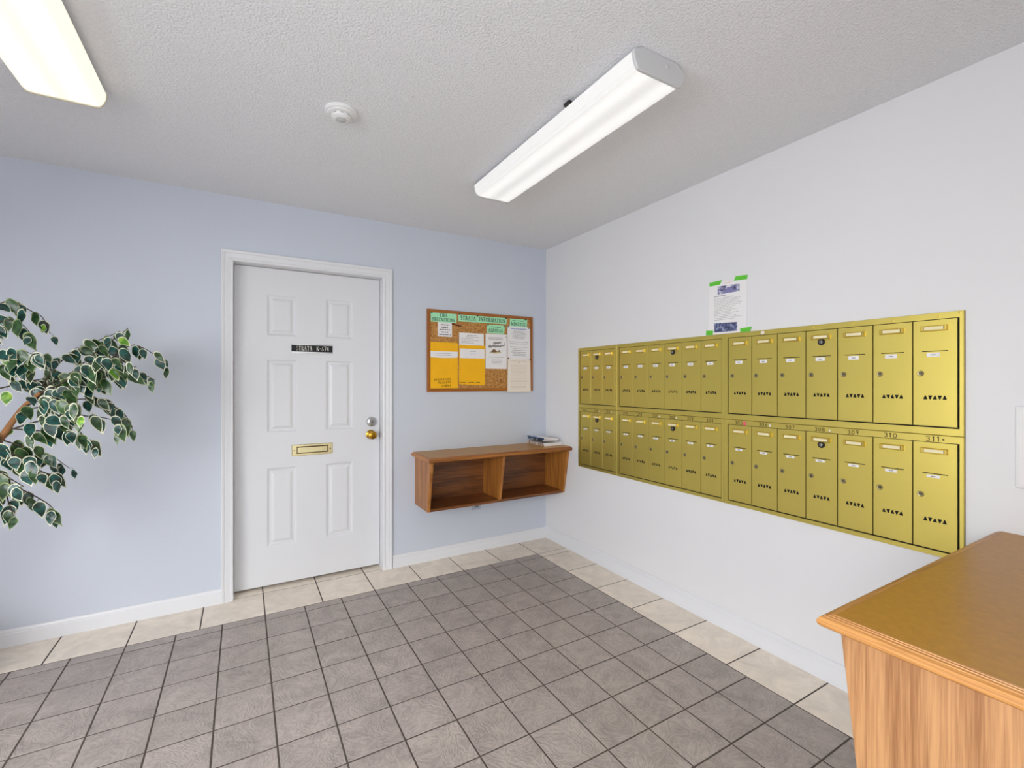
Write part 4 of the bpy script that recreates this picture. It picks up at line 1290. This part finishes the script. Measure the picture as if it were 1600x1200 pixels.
# =================================================================== FICUS TREE
TREE = Vector((-3.42, -0.52, 0.0))
tree = thing('ficus_tree', TREE, 'artificial ficus tree with white-edged green leaves left of the door', 'plant')
M_BARK = mat('tan_bark', (150, 104, 62), 0.8, var=0.2, vscale=30, bump=0.4, bscale=60)
M_TWIG = mat('dark_twig', (74, 62, 48), 0.8)


def leaf_mat(name, c0, c1):
    m = bpy.data.materials.new(name)
    m.use_nodes = True
    nt = m.node_tree
    b = nt.nodes['Principled BSDF']
    b.inputs['Roughness'].default_value = 0.36
    b.inputs['Coat Weight'].default_value = 0.2
    tc = nt.nodes.new('ShaderNodeTexCoord')
    oi = nt.nodes.new('ShaderNodeObjectInfo')
    va = nt.nodes.new('ShaderNodeVectorMath')
    nt.links.new(tc.outputs['Object'], va.inputs[0])
    cm = nt.nodes.new('ShaderNodeCombineXYZ')
    mu = nt.nodes.new('ShaderNodeMath')
    mu.operation = 'MULTIPLY'
    mu.inputs[1].default_value = 11
    nt.links.new(oi.outputs['Random'], mu.inputs[0])
    nt.links.new(mu.outputs[0], cm.inputs['X'])
    nt.links.new(cm.outputs[0], va.inputs[1])
    n = nt.nodes.new('ShaderNodeTexNoise')
    n.inputs['Scale'].default_value = 38
    n.inputs['Detail'].default_value = 2
    nt.links.new(va.outputs[0], n.inputs['Vector'])
    cr = nt.nodes.new('ShaderNodeValToRGB')
    cr.color_ramp.elements[0].position = 0.4
    cr.color_ramp.elements[0].color = lin(c0)
    cr.color_ramp.elements[1].position = 0.66
    cr.color_ramp.elements[1].color = lin(c1)
    nt.links.new(n.outputs['Fac'], cr.inputs['Fac'])
    nt.links.new(cr.outputs['Color'], b.inputs['Base Color'])
    return m

M_L1 = leaf_mat('dark_green_leaf', (14, 46, 36), (34, 92, 84))
M_L2 = leaf_mat('mid_green_leaf', (26, 56, 28), (62, 98, 50))
M_L3 = leaf_mat('lime_leaf', (84, 140, 30), (150, 190, 60))
M_EDGE = mat('cream_leaf_edge', (224, 224, 196), 0.5)
M_EDGE2 = mat('pale_green_leaf_edge', (150, 160, 110), 0.5)


def leaf_mesh(name, L, W, fold, curl, wav, m, edge, seed, marg=0.87):
    """ovate leaf with drip tip; local: base at origin, tip along -Z, blade normal +Y-ish"""
    rnd = random.Random(seed)
    N = 9
    prof = [0.0, 0.40, 0.80, 0.99, 0.98, 0.82, 0.56, 0.27, 0.09, 0.0]
    tt = [0.0, 0.04, 0.14, 0.28, 0.42, 0.57, 0.71, 0.83, 0.92, 1.0]
    out = [(0, 0)]
    rt = [(prof[i] * W / 2, tt[i] * L) for i in range(1, N)]
    lf = [(-prof[i] * W / 2, tt[i] * L) for i in range(N - 1, 0, -1)]
    out += rt + [(0, L)] + lf
    out = [(x * (1 + rnd.uniform(-0.07, 0.07)), y) for x, y in out]

    def P(x, y):
        z = abs(x) * fold + curl * (y / L) ** 2 * L + wav * math.sin(y / L * 9 + (2 if x > 0 else 0)) * abs(x) * 2 / W
        return Vector((x, z, -y))
    cy = 0.45 * L
    inn = [(x * marg, cy + (y - cy) * (marg - 0.02 if y < L * 0.9 else marg - 0.06)) for x, y in out]
    mid = [(0, tt[i] * L * 0.88 + L * 0.03) for i in range(1, N)]
    b = MB()
    k = len(out)
    vs_ = [P(*q) for q in out] + [P(*q) for q in inn]
    fs = [(i, (i + 1) % k, k + (i + 1) % k, k + i) for i in range(k)]
    b.add(vs_, fs, 1)
    # inner blade, quads across the midrib
    h = k // 2
    vv = [P(*q) for q in inn]
    cen = [P(0, (inn[i][1] + inn[k - i][1]) / 2) for i in range(1, h)]
    base = vv + cen
    f2 = []
    for i in range(1, h - 1):
        f2.append((i, i + 1, k + i, k + i - 1))
        f2.append((k - i, k + i - 1, k + i, k - i - 1))
    f2.append((0, 1, k, k - 1))
    f2.append((h, k + h - 2, h - 1))
    f2.append((h, h + 1, k + h - 2))
    b.add(base, f2, 0)
    me = b.mesh(name, [m, edge], recalc=False)
    me.polygons.foreach_set('use_smooth', [True] * len(me.polygons))
    return me

leaves = []
for i in range(8):
    rnd = random.Random(50 + i)
    m = (M_L1, M_L1, M_L2, M_L1, M_L2, M_L1, M_L2, M_L3)[i]
    e = M_EDGE if i not in (2, 6) else M_EDGE2
    leaves.append(leaf_mesh('leaf', rnd.uniform(0.072, 0.090), rnd.uniform(0.038, 0.046), rnd.uniform(0.10, 0.35), rnd.uniform(-0.25, 0.25),
                            rnd.uniform(0.002, 0.006), m, e, i, marg=rnd.uniform(0.86, 0.92)))

TWIGS = [
    [(-3.107, -0.55, 0.999), (-3.065, -0.567, 1.076), (-2.998, -0.583, 1.196), (-2.937, -0.6, 1.265)],
    [(-2.999, -0.58, 1.196), (-2.94, -0.564, 1.283), (-2.857, -0.548, 1.346), (-2.777, -0.532, 1.442), (-2.699, -0.516, 1.523), (-2.671, -0.5, 1.558)],
    [(-2.857, -0.55, 1.346), (-2.755, -0.53, 1.386), (-2.692, -0.51, 1.456), (-2.642, -0.49, 1.479), (-2.569, -0.47, 1.432), (-2.534, -0.45, 1.387)],
    [(-2.931, -0.62, 1.266), (-2.828, -0.615, 1.283), (-2.739, -0.61, 1.328), (-2.639, -0.605, 1.357), (-2.56, -0.6, 1.319)],
    [(-2.999, -0.58, 1.196), (-2.908, -0.56, 1.21), (-2.81, -0.54, 1.235), (-2.698, -0.52, 1.184), (-2.654, -0.5, 1.097)],
    [(-3.018, -0.6, 1.12), (-2.898, -0.625, 1.16), (-2.786, -0.65, 1.166), (-2.692, -0.675, 1.146), (-2.659, -0.7, 1.092)],
    [(-3.018, -0.6, 1.12), (-2.929, -0.605, 1.107), (-2.842, -0.61, 1.121), (-2.801, -0.615, 1.083), (-2.765, -0.62, 1.017)],
    [(-3.067, -0.56, 1.075), (-2.992, -0.54, 1.033), (-2.932, -0.52, 0.998), (-2.872, -0.5, 0.93)],
    [(-3.071, -0.55, 1.022), (-2.989, -0.573, 0.966), (-2.918, -0.597, 0.928), (-2.87, -0.62, 0.9)],
    [(-3.083, -0.55, 0.954), (-3.034, -0.55, 0.887), (-2.963, -0.55, 0.826), (-2.921, -0.55, 0.784), (-2.894, -0.55, 0.735)],
    [(-3.079, -0.58, 0.941), (-3.038, -0.613, 0.874), (-3.013, -0.647, 0.819), (-2.991, -0.68, 0.782)],
    [(-3.09, -0.6, 1.386), (-3.03, -0.64, 1.428), (-2.958, -0.68, 1.428), (-2.907, -0.72, 1.406)],
    [(-3.136, -0.5, 1.476), (-3.081, -0.517, 1.557), (-3.02, -0.533, 1.559), (-2.967, -0.55, 1.489)],
    [(-3.136, -0.5, 1.52), (-3.09, -0.49, 1.635), (-3.042, -0.48, 1.64), (-2.999, -0.47, 1.613), (-2.968, -0.46, 1.589), (-2.947, -0.45, 1.521)],
    [(-3.067, -0.6, 1.344), (-3.01, -0.627, 1.369), (-2.947, -0.653, 1.378), (-2.89, -0.68, 1.422)],
    [(-3.087, -0.5, 1.283), (-3.038, -0.473, 1.301), (-2.986, -0.447, 1.319), (-2.938, -0.42, 1.338)],
    [(-2.95, -0.55, 1.283), (-2.899, -0.518, 1.393), (-2.837, -0.485, 1.462), (-2.756, -0.453, 1.516), (-2.716, -0.42, 1.546)],
    [(-2.962, -0.6, 1.231), (-2.859, -0.625, 1.283), (-2.773, -0.65, 1.337), (-2.67, -0.675, 1.374), (-2.609, -0.7, 1.374)],
    [(-2.937, -0.6, 1.265), (-2.856, -0.635, 1.31), (-2.782, -0.67, 1.372), (-2.707, -0.705, 1.408), (-2.638, -0.74, 1.39)],
    [(-2.994, -0.6, 1.197), (-2.926, -0.66, 1.232), (-2.835, -0.72, 1.232), (-2.776, -0.78, 1.182)],
    [(-3.073, -0.58, 1.112), (-3.024, -0.64, 1.039), (-2.958, -0.7, 1.008), (-2.893, -0.76, 0.953)],
    [(-3.085, -0.58, 0.959), (-3.034, -0.647, 0.948), (-2.984, -0.713, 0.929), (-2.934, -0.78, 0.912)],
]
# leaves per twig (some branches are nearly bare towards the tip)
COUNT = [4, 23, 15, 19, 18, 16, 15, 13, 11, 9, 8, 12, 9, 11, 12, 13, 17, 18, 18, 13, 12, 9]


def along(pts, s):
    pts = [Vector(p) for p in pts]
    Ls = [(b - a).length for a, b in zip(pts[:-1], pts[1:])]
    d = s * sum(Ls)
    for a, b, l in zip(pts[:-1], pts[1:], Ls):
        if d <= l:
            return a.lerp(b, d / l), (b - a).normalized()
        d -= l
    return pts[-1], (pts[-1] - pts[-2]).normalized()


def smooth_path(pts, n=14):
    pts = [Vector(p) for p in pts]
    q = [pts[0]] + pts + [pts[-1]]
    res = []
    for i in range(1, len(q) - 2):
        for k in range(4):
            t = k / 4
            p0, p1, p2, p3 = q[i - 1], q[i], q[i + 1], q[i + 2]
            res.append(0.5 * ((2 * p1) + (p2 - p0) * t + (2 * p0 - 5 * p1 + 4 * p2 - p3) * t * t + (3 * p1 - p0 - 3 * p2 + p3) * t ** 3))
    res.append(pts[-1])
    return res

rnd = random.Random(21)
# trunk and the limbs
trunk = [TREE + Vector((0, 0, 0.28)), TREE + Vector((0.03, -0.01, 0.5)), TREE + Vector((0.12, -0.02, 0.75)), Vector((-3.18, -0.545, 0.9)), Vector((-3.107, -0.55, 0.999))]
MB().tube(smooth_path(trunk), [0.024 - 0.0006 * i for i in range(17)], 10).obj('trunk', M_BARK, tree, smooth=60)
limb2 = [TREE + Vector((0.05, -0.012, 0.58)), TREE + Vector((0.02, 0.02, 0.95)), TREE + Vector((0.12, 0.02, 1.25)), TREE + Vector((0.28, 0.02, 1.02 + 0.4))]
MB().tube(smooth_path(limb2), 0.014, 8).obj('limb', M_BARK, tree, smooth=60)
limb3 = [TREE + Vector((0.01, 0, 0.42)), TREE + Vector((-0.08, -0.02, 0.8)), TREE + Vector((-0.2, 0.0, 1.15)), TREE + Vector((-0.3, 0.03, 1.4))]
MB().tube(smooth_path(limb3), 0.014, 8).obj('limb', M_BARK, tree, smooth=60)
limb4 = [Vector((-3.18, -0.545, 0.9)), Vector((-3.12, -0.55, 0.93)), Vector((-3.083, -0.555, 0.95))]
MB().tube(smooth_path(limb4), 0.006, 8).obj('limb', M_BARK, tree, smooth=60)
for k, tw in enumerate(TWIGS):
    sp = smooth_path(tw)
    if k == 0:
        MB().tube(sp, [0.0155 - 0.0085 * i / (len(sp) - 1) for i in range(len(sp))], 10).obj('limb', M_BARK, tree, smooth=60)
    else:
        MB().tube(sp, [0.0034 - 0.0022 * i / (len(sp) - 1) for i in range(len(sp))], 6).obj('twig', M_TWIG, tree, smooth=60)


def leaf_pose(p, tdir, rnd):
    """hang direction and blade normal for a leaf growing at p"""
    side = Vector((rnd.uniform(-1, 1), rnd.uniform(-1, 0.6), 0))
    down = Vector((0, 0, -1)) * rnd.uniform(0.7, 1.3) + tdir * rnd.uniform(0.1, 0.8) + side * 0.4
    down.normalize()
    nrm = Vector((rnd.uniform(-0.7, 0.8), -1.0, rnd.uniform(-0.1, 0.9)))
    nrm -= down * nrm.dot(down)
    nrm.normalize()
    x = nrm.cross(-down)
    return Matrix((x, nrm, -down)).transposed()

stems = MB()
for k, tw in enumerate(TWIGS):
    n = COUNT[k]
    sp = smooth_path(tw)
    for i in range(n):
        s = 0.12 + 0.88 * (i + rnd.uniform(0.2, 0.9)) / n
        if i == n - 1:
            s = 1.0
        p, td = along(sp, min(s, 1.0))
        rot = leaf_pose(p, td, rnd)
        off = Vector((rnd.uniform(-0.030, 0.022), rnd.uniform(-0.05, 0.03), rnd.uniform(-0.022, 0.028))) * (1.0 - 0.5 * s)
        q = p + off
        stems.tube([p, p.lerp(q, 0.5) + Vector((0, 0, 0.004)), q], 0.0008, 4)
        o = add_copy(leaves[rnd.randrange(7) if rnd.random() > 0.04 else 7], 'leaf', tree, q - TREE)
        o.rotation_mode = 'QUATERNION'
        o.rotation_quaternion = rot.to_quaternion()
        sc = rnd.uniform(0.78, 1.08) * (0.75 if s > 0.88 else 1.0)
        o.scale = (sc, sc, sc)
so = stems.obj('leaf_stalks', M_TWIG, tree)
so['kind'] = 'stuff'
# the far half of the crown, outside the picture
rest_l = MB()
rest_t = MB()
for k, tw in enumerate(TWIGS[1:]):
    mt = [Vector((2 * TREE.x - 0.02 - p[0], 2 * TREE.y - p[1], p[2])) for p in tw]
    sp = smooth_path(mt)
    rest_t.tube(sp, 0.0025, 5)
    for i in range(COUNT[k + 1]):
        p, td = along(sp, (i + 0.6) / COUNT[k + 1])
        rot = leaf_pose(p, td, rnd)
        me = leaves[rnd.randrange(7)]
        rest_l.add([p + rot @ v.co for v in me.vertices], [tuple(f.vertices) for f in me.polygons if f.material_index == 1], 1)
        n0 = len(rest_l.v) - len(me.vertices)
        for f in me.polygons:
            if f.material_index == 0:
                rest_l.f.append(tuple(v + n0 for v in f.vertices))
                rest_l.m.append(0)
ro = rest_l.obj('foliage', [M_L1, M_EDGE], tree, recalc=False)
ro['kind'] = 'stuff'
ro = rest_t.obj('twigs', M_TWIG, tree)
ro['kind'] = 'stuff'
# pot
FP = Frame(TREE, (1, 0, 0), (0, 1, 0), (0, 0, 1))
MB().lathe(FP, 0, 0, [(0.115, 0.0), (0.12, 0.01), (0.155, 0.27), (0.17, 0.275), (0.172, 0.305), (0.155, 0.305), (0.15, 0.275), (0.0, 0.27)], 36).obj('pot', mat('terracotta_pot', (168, 96, 66), 0.7), tree, smooth=40)
MB().lathe(FP, 0, 0, [(0.149, 0.268), (0.148, 0.28), (0.06, 0.288), (0.0, 0.288)], 24).obj('moss', mat('dry_moss', (92, 88, 52), 0.95, bump=0.8, bscale=60, bdist=0.01), tree, smooth=60)
